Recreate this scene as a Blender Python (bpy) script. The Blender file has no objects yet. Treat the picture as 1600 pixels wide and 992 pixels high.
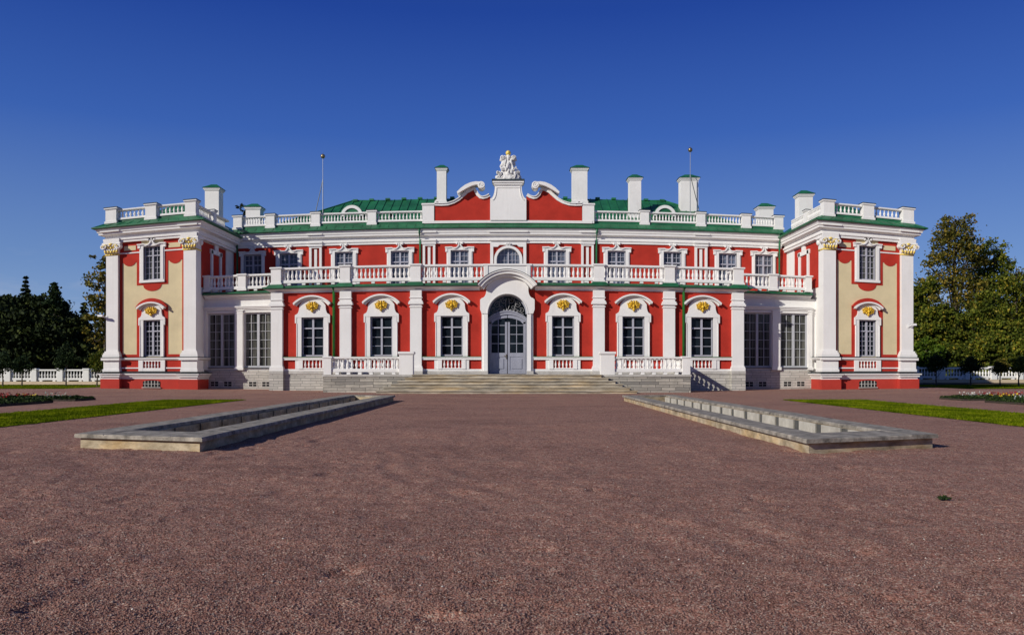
import bpy, math, random
import numpy as np
from mathutils import Vector
random.seed(7); RNG = np.random.default_rng(7)
scene = bpy.context.scene
COL = scene.collection
PI = math.pi; R = math.radians
EYE = 1.3
AX = -0.4                  # the palace axis in world x
QG, QU = 2.0e-4, 1.3e-4    # the palace's lines fall away very slightly towards its ends

def smooth(a, b, v):
    t = np.clip((np.asarray(v, float)-a)/(b-a), 0, 1); return t*t*(3-2*t)
def gz(x, y):              # the garden rises a hand's breadth beside the palace
    return 1.3*2e-4*np.minimum(np.abs(x), 28.0)**2*smooth(36, 48, y)*(1-smooth(26, 31, np.abs(x)))

# ------------------------------------------------------------------ materials
def nodes_of(name):
    m = bpy.data.materials.new(name); m.use_nodes = True
    nt = m.node_tree; b = nt.nodes['Principled BSDF']
    return m, nt, b
def N(nt, t, **kw):
    n = nt.nodes.new(t)
    for k, v in kw.items():
        if k.startswith('i_'):
            k2 = k[2:]
            n.inputs[int(k2) if k2.isdigit() else k2].default_value = v
        else: setattr(n, k, v)
    return n
def L(nt, a, b): nt.links.new(a, b)
def ramp(nt, fac, stops):
    r = N(nt, 'ShaderNodeValToRGB'); e = r.color_ramp.elements
    while len(e) < len(stops): e.new(0.5)
    for el, (p, c) in zip(e, stops): el.position = p; el.color = (*c, 1)
    L(nt, fac, r.inputs[0]); return r.outputs[0]
def mixc(nt, fac, a, b, mode='MIX'):
    m = N(nt, 'ShaderNodeMix', data_type='RGBA', blend_type=mode)
    for s, v in ((0, fac), (6, a), (7, b)):
        if hasattr(v, 'is_linked'): L(nt, v, m.inputs[s])
        elif s == 0: m.inputs[0].default_value = v
        else: m.inputs[s].default_value = (*v, 1)
    return m.outputs[2]
def coords(nt): return N(nt, 'ShaderNodeTexCoord').outputs['Object']
def noise(nt, vec, scale, detail=4, rough=.55):
    n = N(nt, 'ShaderNodeTexNoise'); n.inputs['Scale'].default_value = scale
    n.inputs['Detail'].default_value = detail; n.inputs['Roughness'].default_value = rough
    L(nt, vec, n.inputs['Vector']); return n.outputs[0]
def scaled(nt, vec, s):
    m = N(nt, 'ShaderNodeMapping'); m.inputs['Scale'].default_value = s; L(nt, vec, m.inputs[0]); return m.outputs[0]
def bump(nt, b, h, strength, dist):
    n = N(nt, 'ShaderNodeBump'); n.inputs['Strength'].default_value = strength; n.inputs['Distance'].default_value = dist
    L(nt, h, n.inputs['Height']); L(nt, n.outputs[0], b.inputs['Normal']); return n

def plaster(name, c, var=.12, rough=.85, streak=.12, dirt=(.35,.33,.30)):
    m, nt, b = nodes_of(name); v = coords(nt)
    lo = tuple(x*(1-var) for x in c); hi = tuple(min(1, x*(1+var*.6)) for x in c)
    a = ramp(nt, noise(nt, v, .9, 6, .65), [(.3, lo), (.7, hi)])
    s = noise(nt, scaled(nt, v, (2.2, 2.2, .22)), 2.0, 5, .6)
    f = N(nt, 'ShaderNodeMapRange'); L(nt, s, f.inputs[0])
    f.inputs[1].default_value = .52; f.inputs[2].default_value = .8; f.inputs[3].default_value = 0; f.inputs[4].default_value = streak
    d = tuple(x*y*1.6 for x, y in zip(c, dirt))
    L(nt, mixc(nt, f.outputs[0], a, d), b.inputs['Base Color'])
    b.inputs['Roughness'].default_value = rough; b.inputs['Specular IOR Level'].default_value = .2
    bump(nt, b, noise(nt, v, 14, 5, .6), .10, .008)
    return m
def flat(name, c, rough=.5, metal=0., var=.1, sc=3.):
    m, nt, b = nodes_of(name); v = coords(nt)
    a = ramp(nt, noise(nt, v, sc, 4), [(.3, tuple(x*(1-var) for x in c)), (.7, tuple(x*(1+var) for x in c))])
    L(nt, a, b.inputs['Base Color']); b.inputs['Roughness'].default_value = rough; b.inputs['Metallic'].default_value = metal
    return m
def masonry(name, c1, c2, mortar, bw=.62, bh=.165, stain=.25):
    m, nt, b = nodes_of(name); v = coords(nt)
    sep = N(nt, 'ShaderNodeSeparateXYZ'); L(nt, v, sep.inputs[0])
    add = N(nt, 'ShaderNodeMath', operation='ADD'); L(nt, sep.outputs[0], add.inputs[0]); L(nt, sep.outputs[1], add.inputs[1])
    cb = N(nt, 'ShaderNodeCombineXYZ'); L(nt, add.outputs[0], cb.inputs[0]); L(nt, sep.outputs[2], cb.inputs[1])
    nz = N(nt, 'ShaderNodeTexNoise'); nz.inputs['Scale'].default_value = 1.6; L(nt, cb.outputs[0], nz.inputs['Vector'])
    ms = N(nt, 'ShaderNodeVectorMath', operation='SCALE'); ms.inputs['Scale'].default_value = .05; L(nt, nz.outputs['Color'], ms.inputs[0])
    va = N(nt, 'ShaderNodeVectorMath', operation='ADD'); L(nt, cb.outputs[0], va.inputs[0]); L(nt, ms.outputs[0], va.inputs[1])
    br = N(nt, 'ShaderNodeTexBrick'); L(nt, va.outputs[0], br.inputs['Vector'])
    br.offset = .43; br.squash = 1.35; br.squash_frequency = 3
    br.inputs['Color1'].default_value = (*c1, 1); br.inputs['Color2'].default_value = (*c2, 1); br.inputs['Mortar'].default_value = (*mortar, 1)
    br.inputs['Scale'].default_value = 1; br.inputs['Mortar Size'].default_value = .011; br.inputs['Mortar Smooth'].default_value = .3
    br.inputs['Brick Width'].default_value = bw; br.inputs['Row Height'].default_value = bh; br.inputs['Bias'].default_value = -.1
    s = noise(nt, scaled(nt, v, (1, 1, 1.6)), 1.7, 7, .7)
    f = N(nt, 'ShaderNodeMapRange'); L(nt, s, f.inputs[0]); f.inputs[1].default_value = .42; f.inputs[2].default_value = .75; f.inputs[4].default_value = stain
    o = mixc(nt, f.outputs[0], br.outputs[0], tuple(x*.35 for x in c1))
    L(nt, o, b.inputs['Base Color']); b.inputs['Roughness'].default_value = .9
    h = N(nt, 'ShaderNodeMath', operation='SUBTRACT'); L(nt, noise(nt, v, 9, 6, .65), h.inputs[0]); L(nt, br.outputs['Fac'], h.inputs[1])
    bump(nt, b, h.outputs[0], .5, .03)
    return m
def weathered(name, c, dark, scale=3., stretch=(1, 1, 1), warm=None):
    m, nt, b = nodes_of(name); v = scaled(nt, coords(nt), stretch)
    a = ramp(nt, noise(nt, v, scale, 8, .7), [(.30, dark), (.50, tuple((x+y)/2 for x, y in zip(c, dark))), (.68, c)])
    if warm:
        w = N(nt, 'ShaderNodeMapRange'); L(nt, noise(nt, v, scale*.45, 4, .6), w.inputs[0]); w.inputs[1].default_value = .45; w.inputs[2].default_value = .7
        a = mixc(nt, w.outputs[0], a, mixc(nt, 1., a, warm, 'MULTIPLY'))
    L(nt, a, b.inputs['Base Color']); b.inputs['Roughness'].default_value = .92
    bump(nt, b, noise(nt, v, scale*7, 7, .7), .4, .02)
    return m
def glass(name, c, rough=.06, spec=.5, folds=None):
    m, nt, b = nodes_of(name); v = coords(nt)
    if folds:      # pale curtains hanging behind the pane
        s = noise(nt, scaled(nt, v, (7, 7, .25)), 1.2, 3, .5)
        a = ramp(nt, s, [(.36, c), (.5, folds), (.64, tuple(x*1.7 for x in folds))])
    else:
        a = ramp(nt, noise(nt, v, .8, 4, .6), [(.32, tuple(x*.45 for x in c)), (.68, tuple(x*1.9 for x in c))])
    L(nt, a, b.inputs['Base Color']); b.inputs['Roughness'].default_value = rough; b.inputs['Specular IOR Level'].default_value = spec
    bump(nt, b, noise(nt, v, 1.3, 2), .05, .02)
    return m
def leafy(name, stops, rough=.55, transl=.25, clump=0.):
    m, nt, b = nodes_of(name)
    g = N(nt, 'ShaderNodeNewGeometry').outputs['Random Per Island']
    c = ramp(nt, g, stops)
    if clump:              # lighter and darker, yellower and greener boughs
        v = coords(nt)
        c = mixc(nt, 1., c, ramp(nt, noise(nt, v, clump, 3, .6), [(.30, (.50, .58, .60)), (.5, (1.2, 1.2, 1.1)), (.70, (2.2, 1.9, 1.35))]), 'MULTIPLY')
    L(nt, c, b.inputs['Base Color']); b.inputs['Roughness'].default_value = rough; b.inputs['Specular IOR Level'].default_value = .12
    if transl:
        t = N(nt, 'ShaderNodeBsdfTranslucent'); L(nt, c, t.inputs[0])
        mx = N(nt, 'ShaderNodeMixShader'); mx.inputs[0].default_value = transl
        L(nt, b.outputs[0], mx.inputs[1]); L(nt, t.outputs[0], mx.inputs[2])
        L(nt, mx.outputs[0], nt.nodes['Material Output'].inputs[0])
    return m

M = {}
M['white'] = plaster('white_plaster', (.80, .785, .76), .05, .8, .16)
M['red'] = plaster('red_plaster', (.445, .034, .021), .20, .85, .16, (.55, .5, .5))
M['plinth_red'] = plaster('plinth_red_plaster', (.46, .046, .032), .14, .85, .2, (.5, .5, .5))
M['cream'] = plaster('cream_plaster', (.665, .565, .35), .10, .85, .12)
M['green'] = flat('green_painted_sheet', (.016, .135, .056), .45, 0, .35, 1.1)
M['pipe'] = flat('green_painted_pipe', (.016, .13, .022), .4, 0, .15)
M['darkcap'] = flat('dark_zinc', (.04, .055, .06), .5, .2, .2)
M['frame'] = flat('lilac_grey_paint', (.40, .40, .46), .5, 0, .06)
M['framewhite'] = flat('pale_grey_paint', (.44, .45, .48), .5, 0, .06)
M['gold'] = flat('gilded_stucco', (.68, .43, .035), .38, .25, .5, 8.)
M['gilt'] = flat('pale_gilding', (.78, .58, .13), .45, .15, .3, 9.)
M['glass'] = glass('dark_window_glass', (.008, .012, .017), .05, .3)
M['glassblue'] = glass('blind_backed_glass', (.085, .10, .135), .1, .35)
M['glasscurtain'] = glass('curtained_glass', (.012, .015, .016), .08, .3, (.08, .08, .07))
M['door'] = flat('grey_blue_door_paint', (.30, .31, .37), .45, 0, .08)
M['iron'] = flat('pale_wrought_iron', (.20, .20, .21), .5, .3, .15)
M['void'] = flat('dark_opening', (.012, .012, .013), .9)
M['stone'] = masonry('limestone_masonry', (.56, .53, .48), (.42, .40, .36), (.17, .165, .15))
M['stonegrey'] = masonry('weathered_masonry', (.50, .46, .39), (.20, .19, .175), (.05, .047, .042), .8, .165, .6)
M['slab'] = weathered('smooth_limestone', (.58, .56, .52), (.36, .34, .31), 1.5)
M['step'] = weathered('worn_limestone_steps', (.62, .55, .43), (.13, .11, .085), 2.6, (.35, 1, 2.6), (1.05, .9, .66))
M['coping'] = weathered('grey_weathered_coping', (.47, .42, .35), (.06, .054, .047), 3.8)
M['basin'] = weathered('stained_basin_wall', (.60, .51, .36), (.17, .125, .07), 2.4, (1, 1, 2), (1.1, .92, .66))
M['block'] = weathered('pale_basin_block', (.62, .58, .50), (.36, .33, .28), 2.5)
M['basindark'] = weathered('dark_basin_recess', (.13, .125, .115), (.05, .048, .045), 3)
M['chimney'] = plaster('chimney_plaster', (.80, .78, .75), .07, .8, .2)
M['statue'] = weathered('white_stone', (.80, .79, .77), (.60, .59, .57), 4)
M['steel'] = flat('grey_steel', (.25, .26, .28), .4, .6, .1)
M['ball'] = flat('dark_brass', (.30, .24, .13), .35, .8, .1)
M['camera'] = flat('white_plastic', (.75, .75, .74), .4)
M['bark'] = weathered('bark', (.11, .085, .06), (.035, .028, .02), 5, (1, 1, .25))
M['soil'] = weathered('dark_soil', (.06, .042, .03), (.02, .015, .011), 6)
M['fenceplinth'] = plaster('beige_plinth', (.58, .47, .33), .1)

# gravel
def gravel_mat():
    m, nt, b = nodes_of('red_brown_gravel'); v = coords(nt)
    vo = N(nt, 'ShaderNodeTexVoronoi'); vo.inputs['Scale'].default_value = 78; L(nt, v, vo.inputs['Vector'])
    sx = N(nt, 'ShaderNodeSeparateColor'); L(nt, vo.outputs['Color'], sx.inputs[0])
    c = ramp(nt, sx.outputs[0], [(0., (.13, .064, .052)), (.25, (.28, .135, .108)), (.5, (.355, .178, .142)), (.72, (.39, .225, .185)), (.9, (.37, .28, .24)), (1., (.56, .43, .36))])
    vo2 = N(nt, 'ShaderNodeTexVoronoi'); vo2.inputs['Scale'].default_value = 23; L(nt, v, vo2.inputs['Vector'])
    s2 = N(nt, 'ShaderNodeSeparateColor'); L(nt, vo2.outputs['Color'], s2.inputs[0])
    mr = N(nt, 'ShaderNodeMapRange'); L(nt, s2.outputs[1], mr.inputs[0]); mr.inputs[3].default_value = .78; mr.inputs[4].default_value = 1.2
    gm = N(nt, 'ShaderNodeCombineColor'); [L(nt, mr.outputs[0], gm.inputs[i]) for i in range(3)]
    c = mixc(nt, 1., c, gm.outputs[0], 'MULTIPLY')
    p = noise(nt, scaled(nt, v, (.6, 1, 1)), .42, 7, .68)
    c = mixc(nt, 1., c, ramp(nt, p, [(.30, (.74, .72, .74)), (.5, (1, 1, 1)), (.72, (1.16, 1.12, 1.06))]), 'MULTIPLY')
    q = N(nt, 'ShaderNodeMapRange'); L(nt, noise(nt, scaled(nt, v, (.8, 1.3, 1)), 2.1, 5, .58), q.inputs[0])
    q.inputs[1].default_value = .60; q.inputs[2].default_value = .74; q.inputs[4].default_value = .5
    c = mixc(nt, q.outputs[0], c, (.34, .25, .205))
    q2 = N(nt, 'ShaderNodeMapRange'); L(nt, noise(nt, scaled(nt, v, (.35, 2.6, 1)), 1.5, 5, .6), q2.inputs[0])
    q2.inputs[1].default_value = .58; q2.inputs[2].default_value = .75; q2.inputs[4].default_value = .35
    c = mixc(nt, q2.outputs[0], c, mixc(nt, 1., c, (.55, .52, .52), 'MULTIPLY'))
    c = mixc(nt, 1., c, (1.03, 1.0, .94), 'MULTIPLY')
    L(nt, c, b.inputs['Base Color']); b.inputs['Roughness'].default_value = .95; b.inputs['Specular IOR Level'].default_value = .1
    h1 = N(nt, 'ShaderNodeMath', operation='MULTIPLY'); L(nt, vo.outputs['Distance'], h1.inputs[0]); h1.inputs[1].default_value = -.45
    h2 = N(nt, 'ShaderNodeMath', operation='MULTIPLY_ADD'); L(nt, noise(nt, v, 11, 6, .7), h2.inputs[0]); h2.inputs[1].default_value = 1.1; L(nt, h1.outputs[0], h2.inputs[2])
    h3 = N(nt, 'ShaderNodeMath', operation='MULTIPLY_ADD'); L(nt, noise(nt, scaled(nt, v, (.8, 1.3, 1)), 1.9, 4, .6), h3.inputs[0]); h3.inputs[1].default_value = 3.2; L(nt, h2.outputs[0], h3.inputs[2])
    bump(nt, b, h3.outputs[0], 1., .016)
    return m
M['gravel'] = gravel_mat()
def stone_mat():
    m, nt, b = nodes_of('loose_gravel_stones')
    g = N(nt, 'ShaderNodeNewGeometry').outputs['Random Per Island']
    L(nt, ramp(nt, g, [(0., (.10, .055, .047)), (.3, (.21, .108, .088)), (.6, (.29, .155, .125)), (.85, (.33, .21, .175)), (.992, (.33, .26, .225)), (1., (.70, .66, .60))]), b.inputs['Base Color'])
    b.inputs['Roughness'].default_value = .9; b.inputs['Specular IOR Level'].default_value = .2
    return m
M['stones'] = stone_mat()
def lawn_mat():
    m, nt, b = nodes_of('mown_grass'); v = coords(nt)
    a = ramp(nt, noise(nt, v, 1.2, 8, .75), [(.3, (.045, .07, .003)), (.5, (.09, .125, .004)), (.72, (.16, .16, .02))])
    L(nt, a, b.inputs['Base Color']); b.inputs['Roughness'].default_value = 1.; b.inputs['Specular IOR Level'].default_value = 0
    bump(nt, b, noise(nt, v, 40, 4, .7), .8, .03)
    return m
M['lawn'] = lawn_mat()
M['blade'] = leafy('grass_blades', [(0, (.045, .075, .002)), (.5, (.10, .145, .004)), (1, (.19, .21, .015))], 1., .3, clump=.9)
for n_ in M['blade'].node_tree.nodes:
    if n_.type == 'BSDF_PRINCIPLED': n_.inputs['Specular IOR Level'].default_value = 0
M['leafdark'] = leafy('dark_conifer_needles', [(0, (.006, .012, .005)), (.6, (.016, .028, .011)), (1, (.036, .050, .018))], .7, .05, clump=.45)
M['leafshade'] = leafy('shade_darkened_leaves', [(0, (.006, .011, .003)), (.6, (.018, .028, .008)), (1, (.042, .056, .014))], .7, .05, clump=.45)  # leaf colour itself darkened to stand in for a wood in shadow
M['leaflarch'] = leafy('larch_needles', [(0, (.008, .018, .008)), (.6, (.020, .038, .014)), (1, (.045, .062, .022))], .7, .1, clump=.45)
M['leafgreen'] = leafy('green_leaves', [(0, (.022, .038, .004)), (.5, (.078, .100, .014)), (.85, (.140, .155, .020)), (1, (.24, .19, .028))], clump=.55)
M['leafbright'] = leafy('fresh_green_leaves', [(0, (.028, .055, .006)), (.5, (.06, .105, .010)), (1, (.11, .15, .02))], clump=.55)
M['leafautumn'] = leafy('turning_leaves', [(0, (.026, .036, .006)), (.45, (.085, .084, .016)), (.8, (.165, .135, .024)), (1, (.28, .19, .035))], clump=.55)
M['leafhedge'] = leafy('box_hedge_leaves', [(0, (.010, .022, .006)), (.6, (.024, .045, .010)), (1, (.05, .075, .018))], .6, .1)
for k, s in {'red': [(0, (.16, .008, .012)), (1, (.36, .02, .022))], 'white': [(0, (.45, .45, .40)), (1, (.7, .7, .65))],
             'yellow': [(0, (.6, .42, .03)), (1, (.8, .62, .06))], 'purple': [(0, (.16, .04, .22)), (1, (.35, .12, .42))],
             'silver': [(0, (.30, .34, .30)), (1, (.5, .55, .5))]}.items():
    M['fl_'+k] = leafy(k+'_petals', s, .6, .15)

# ------------------------------------------------------------------ builder
class MB:
    """collects shapes; build() links them as one mesh object. q: fall of the palace's lines (None = none)."""
    def __init__(s, q=None): s.v = []; s.f = []; s.q = q; s.smooth = False
    def add(s, vs, fs):
        o = len(s.v); s.v += vs; s.f += [tuple(i+o for i in f) for f in fs]; return s
    def sweep(s, path, prof, step=1.3, closed_prof=True, caps=True):
        P = []
        for (a, b) in zip(path[:-1], path[1:]):
            n = max(1, int(math.ceil(math.dist(a, b)/step)))
            for i in range(n): P.append((a[0]+(b[0]-a[0])*i/n, a[1]+(b[1]-a[1])*i/n))
        P.append(path[-1])
        k = len(prof); vs = []; fs = []
        for i, p in enumerate(P):
            def nrm(a, b):
                dx, dy = b[0]-a[0], b[1]-a[1]; l = math.hypot(dx, dy); return (dy/l, -dx/l)
            if i == 0: n = nrm(P[0], P[1])
            elif i == len(P)-1: n = nrm(P[-2], P[-1])
            else:
                n1, n2 = nrm(P[i-1], P[i]), nrm(P[i], P[i+1]); d = 1+n1[0]*n2[0]+n1[1]*n2[1]
                n = ((n1[0]+n2[0])/d, (n1[1]+n2[1])/d)
            vs += [(p[0]+n[0]*o, p[1]+n[1]*o, z) for o, z in prof]
        for i in range(len(P)-1):
            for j in range(k):
                j2 = (j+1) % k
                fs.append((i*k+j, i*k+j2, (i+1)*k+j2, (i+1)*k+j))
        if caps: fs += [tuple(range(k))[::-1], tuple((len(P)-1)*k+j for j in range(k))]
        return s.add(vs, fs)
    def box(s, x0, x1, y0, y1, z0, z1, step=1.3):
        if x1 < x0: x0, x1 = x1, x0
        return s.sweep([(x0, y0), (x1, y0)], [(0, z0), (0, z1), (y0-y1, z1), (y0-y1, z0)], step)
    def bevbox(s, x0, x1, y0, y1, z0, z1, b=.02):
        if x1 < x0: x0, x1 = x1, x0
        vs = []
        for z, e in ((z0, 0), (z1-b, 0), (z1, b)):
            vs += [(x0+e, y0+e, z), (x1-e, y0+e, z), (x1-e, y1-e, z), (x0+e, y1-e, z)]
        fs = [(3, 2, 1, 0), (8, 9, 10, 11)]
        for k in (0, 4):
            for j in range(4): fs.append((k+j, k+(j+1) % 4, k+4+(j+1) % 4, k+4+j))
        return s.add(vs, fs)
    def poly(s, pts, y0, y1):          # xz outline, front y0, back y1
        n = len(pts)
        return s.add([(x, y0, z) for x, z in pts]+[(x, y1, z) for x, z in pts],
                     [tuple(range(n)), tuple(range(2*n-1, n-1, -1))]+[(i, i+n, (i+1) % n+n, (i+1) % n) for i in range(n)])
    def strip(s, A, B, y0, y1):        # between two xz polylines
        n = len(A); vs = [(x, y0, z) for x, z in A]+[(x, y0, z) for x, z in B]+[(x, y1, z) for x, z in A]+[(x, y1, z) for x, z in B]
        fs = []
        for i in range(n-1):
            fs += [(i, i+1, n+i+1, n+i), (2*n+i, 3*n+i, 3*n+i+1, 2*n+i+1), (i, 2*n+i, 2*n+i+1, i+1), (n+i, n+i+1, 3*n+i+1, 3*n+i)]
        fs += [(0, n, 3*n, 2*n), (n-1, 3*n-1, 4*n-1, 2*n-1)]
        return s.add(vs, fs)
    def lathe(s, x, y, z, prof, n=8, fold=0, nf=9, sx=1, sy=1):
        vs = []; fs = []
        for i, (r, h) in enumerate(prof):
            for j in range(n):
                a = 2*PI*j/n; rr = r*(1+fold*math.sin(nf*a+i*.7)) if fold else r
                vs.append((x+rr*math.cos(a)*sx, y+rr*math.sin(a)*sy, z+h))
        for i in range(len(prof)-1):
            for j in range(n): fs.append((i*n+j, i*n+(j+1) % n, (i+1)*n+(j+1) % n, (i+1)*n+j))
        fs += [tuple(range(n))[::-1], tuple((len(prof)-1)*n+j for j in range(n))]
        return s.add(vs, fs)
    def tube(s, pts, radii, n=6):
        vs = []; fs = []; m = len(pts)
        for i, p in enumerate(pts):
            a = Vector(pts[max(0, i-1)]); b = Vector(pts[min(m-1, i+1)]); d = (b-a).normalized()
            u = d.orthogonal().normalized() if abs(d.z) < .95 else Vector((1, 0, 0)); u = (u-d*u.dot(d)).normalized(); w = d.cross(u)
            r = radii[i] if hasattr(radii, '__len__') else radii
            for j in range(n):
                t = 2*PI*j/n; q = Vector(p)+u*(r*math.cos(t))+w*(r*math.sin(t)); vs.append(tuple(q))
        for i in range(m-1):
            for j in range(n): fs.append((i*n+j, i*n+(j+1) % n, (i+1)*n+(j+1) % n, (i+1)*n+j))
        fs += [tuple(range(n))[::-1], tuple((m-1)*n+j for j in range(n))]
        return s.add(vs, fs)
    def ell(s, c, r, rot=0., n=10, m=6):   # ellipsoid, rot turns it in the facade plane
        vs = []; fs = []; ca, sa = math.cos(rot), math.sin(rot)
        for i in range(m+1):
            t = PI*i/m
            for j in range(n):
                a = 2*PI*j/n; x = r[0]*math.sin(t)*math.cos(a); y = r[1]*math.sin(t)*math.sin(a); z = r[2]*math.cos(t)
                vs.append((c[0]+x*ca-z*sa, c[1]+y, c[2]+x*sa+z*ca))
        for i in range(m):
            for j in range(n): fs.append((i*n+j, (i+1)*n+j, (i+1)*n+(j+1) % n, i*n+(j+1) % n))
        return s.add(vs, fs)
    def disc(s, x, z, r, y0, y1, n=16):    # short cylinder, axis towards the viewer
        return s.poly([(x+r*math.cos(2*PI*i/n), z+r*math.sin(2*PI*i/n)) for i in range(n)], y0, y1)
    def volute(s, x, z, r, y0, y1, hand=1):
        n = 16; s.disc(x, z, r, y0+.03, y1, n)
        A = []; B = []
        for i in range(22):
            t = i/21; a = hand*(t*3.2*PI); rr = r*(1-.8*t)
            A.append((x+rr*math.cos(a), z+rr*math.sin(a))); B.append((x+(rr-r*.17)*math.cos(a), z+(rr-r*.17)*math.sin(a)))
        return s.strip(A, B, y0, y0+.035)
    def build(s, name, mat, parent=None, smooth=None):
        v = np.array(s.v, float)
        if s.q is not None:
            v[:, 2] = v[:, 2]*(1-s.q*v[:, 0]**2)+1.3*2e-4*np.minimum(np.abs(v[:, 0]), 28)**2
        me = bpy.data.meshes.new(name); me.from_pydata(v.tolist(), [], s.f)
        import bmesh
        bm = bmesh.new(); bm.from_mesh(me); bmesh.ops.recalc_face_normals(bm, faces=bm.faces); bm.to_mesh(me); bm.free()
        me.materials.append(mat)
        if smooth if smooth is not None else s.smooth:
            me.polygons.foreach_set('use_smooth', [True]*len(me.polygons))
        o = bpy.data.objects.new(name, me); COL.objects.link(o)
        if parent is not None: o.parent = parent
        return o
def raw(name, v, f, mat, parent=None, smooth=False):
    """big numpy mesh: v (n,3), f (m,k) of one k"""
    me = bpy.data.meshes.new(name); k = f.shape[1]
    me.vertices.add(len(v)); me.vertices.foreach_set('co', np.ascontiguousarray(v, np.float32).ravel())
    me.loops.add(f.size); me.loops.foreach_set('vertex_index', np.ascontiguousarray(f, np.int32).ravel())
    me.polygons.add(len(f)); me.polygons.foreach_set('loop_start', np.arange(0, f.size, k, dtype=np.int32))
    me.update(calc_edges=True); me.validate()
    if smooth: me.polygons.foreach_set('use_smooth', [True]*len(f))
    me.materials.append(mat)
    o = bpy.data.objects.new(name, me); COL.objects.link(o)
    if parent is not None: o.parent = parent
    return o
def empty(name, loc):
    o = bpy.data.objects.new(name, None); COL.objects.link(o); o.location = loc; o.empty_display_size = .5; return o
def tag(o, label, cat, group=None):
    o['label'] = label; o['category'] = cat
    if group: o['group'] = group
    return o
def arc(hw, z_tip, z_top, n=14, cx=0.):
    """segmental arc from (-hw, z_tip) over (0, z_top) to (hw, z_tip)"""
    h = z_top-z_tip; r = (hw*hw+h*h)/(2*h); a0 = math.asin(min(1, hw/r))
    if h > hw: a0 = PI-a0
    return [(cx+r*math.sin(a), z_top-r+r*math.cos(a)) for a in np.linspace(-a0, a0, n)]
def semi(cx, zs, r, n=18): return [(cx-r*math.cos(t), zs+r*math.sin(t)) for t in np.linspace(0, PI, n)]

# ------------------------------------------------------------------ palace
PAL = empty('palace', (AX, 0, 0))
tag(PAL, 'long red and white baroque palace with green roof, balcony and two projecting cream wings', 'palace')
GW, RW, PW, UW = 50.25, 52.6, 51.0, 57.9     # wall planes: ground floor, recesses, wings, upper floor
ZT = 1.05                                     # terrace

def wall(mb, x0, x1, z0, z1, y, th, holes):
    xs = sorted({x0, x1, *[h[0] for h in holes], *[h[1] for h in holes]})
    for a, b in zip(xs[:-1], xs[1:]):
        hs = sorted([h for h in holes if h[0] < (a+b)/2 < h[1]], key=lambda h: h[2])
        z = z0
        for h in hs:
            if h[2] > z+1e-4: mb.box(a, b, y, y+th, z, h[2])
            z = h[3]
        if z < z1-1e-4: mb.box(a, b, y, y+th, z, z1)
    return mb

BAL = [(.052, 0), (.052, .05), (.032, .07), (.036, .12), (.062, .22), (.064, .30), (.048, .42), (.028, .54), (.030, .60), (.048, .63), (.030, .66), (.048, .69), (.048, .74)]
def baluster(mb, x, y, z0, h, fat=1., n=8):
    k = h/.74
    return mb.lathe(x, y, z0, [(r*fat, t*k) for r, t in BAL], n)
INDIV = [0]; REST = MB(QU); REST_P = MB(QG)
def balustrade(p0, p1, zb, zr0, zr1, zt, nb, q, parent=PAL, posts=(), pw=.3, ptop=None, individual=False, foot=True, rest=None, fat=1.15, rw=.15, cap='white'):
    """run of balusters from p0 to p1: bottom rail zb..zr0, balusters to zr1, top rail to zt."""
    (x0, y0), (x1, y1) = p0, p1
    m = MB(q)
    m.sweep([p0, p1], [(rw*.9, zb), (rw*.9, zr0-.03), (rw*.75, zr0), (-rw*.75, zr0), (-rw*.9, zr0-.03), (-rw*.9, zb)])
    m.sweep([p0, p1], [(rw*.75, zr1), (rw*1.1, zr1+.04), (rw*1.1, zt-.02), (rw, zt), (-rw, zt), (-rw*1.1, zt-.02), (-rw*1.1, zr1+.04), (-rw*.75, zr1)])
    ln = math.dist(p0, p1)
    if foot:
        k = max(2, int(ln/.85))
        for i in range(k):
            t = (i+.5)/k; x = x0+(x1-x0)*t; y = y0+(y1-y0)*t
            m.box(x-.1, x+.1, y-.1, y+.1, zb-.13, zb)
    o = m.build('balustrade', M['white'], parent)
    for i in range(nb):
        t = (i+.5)/nb; x = x0+(x1-x0)*t; y = y0+(y1-y0)*t
        if individual and INDIV[0] < 100:
            INDIV[0] += 1
            b = MB(q); b.smooth = True; baluster(b, x, y, zr0, zr1-zr0, fat*.7/.74*(zr1-zr0)/.7).build('baluster', M['white'], o)
        else: baluster(rest, x, y, zr0, zr1-zr0, fat*(zr1-zr0)/.74, 7)
    return o
def post(x, y, z0, z1, w, q, parent=PAL, capmat=None, d=None, flare=.05):
    d = d or w; h = w/2; hd = d/2
    m = MB(q)
    m.box(x-h-flare, x+h+flare, y-hd-flare, y+hd+flare, z0, z0+.16)
    m.box(x-h, x+h, y-hd, y+hd, z0+.16, z1-.13)
    m.box(x-h-.03, x+h+.03, y-hd-.03, y+hd+.03, z1-.13, z1-.09)
    m.bevbox(x-h-.07, x+h+.07, y-hd-.07, y+hd+.07, z1-.09, z1, .02)
    o = m.build('balustrade_post', M['white'], parent)
    if capmat:
        c = MB(q); c.bevbox(x-h-.09, x+h+.09, y-hd-.09, y+hd+.09, z1+.002, z1+.05, .02); c.build('post_cap', capmat, o)
    return o

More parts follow.
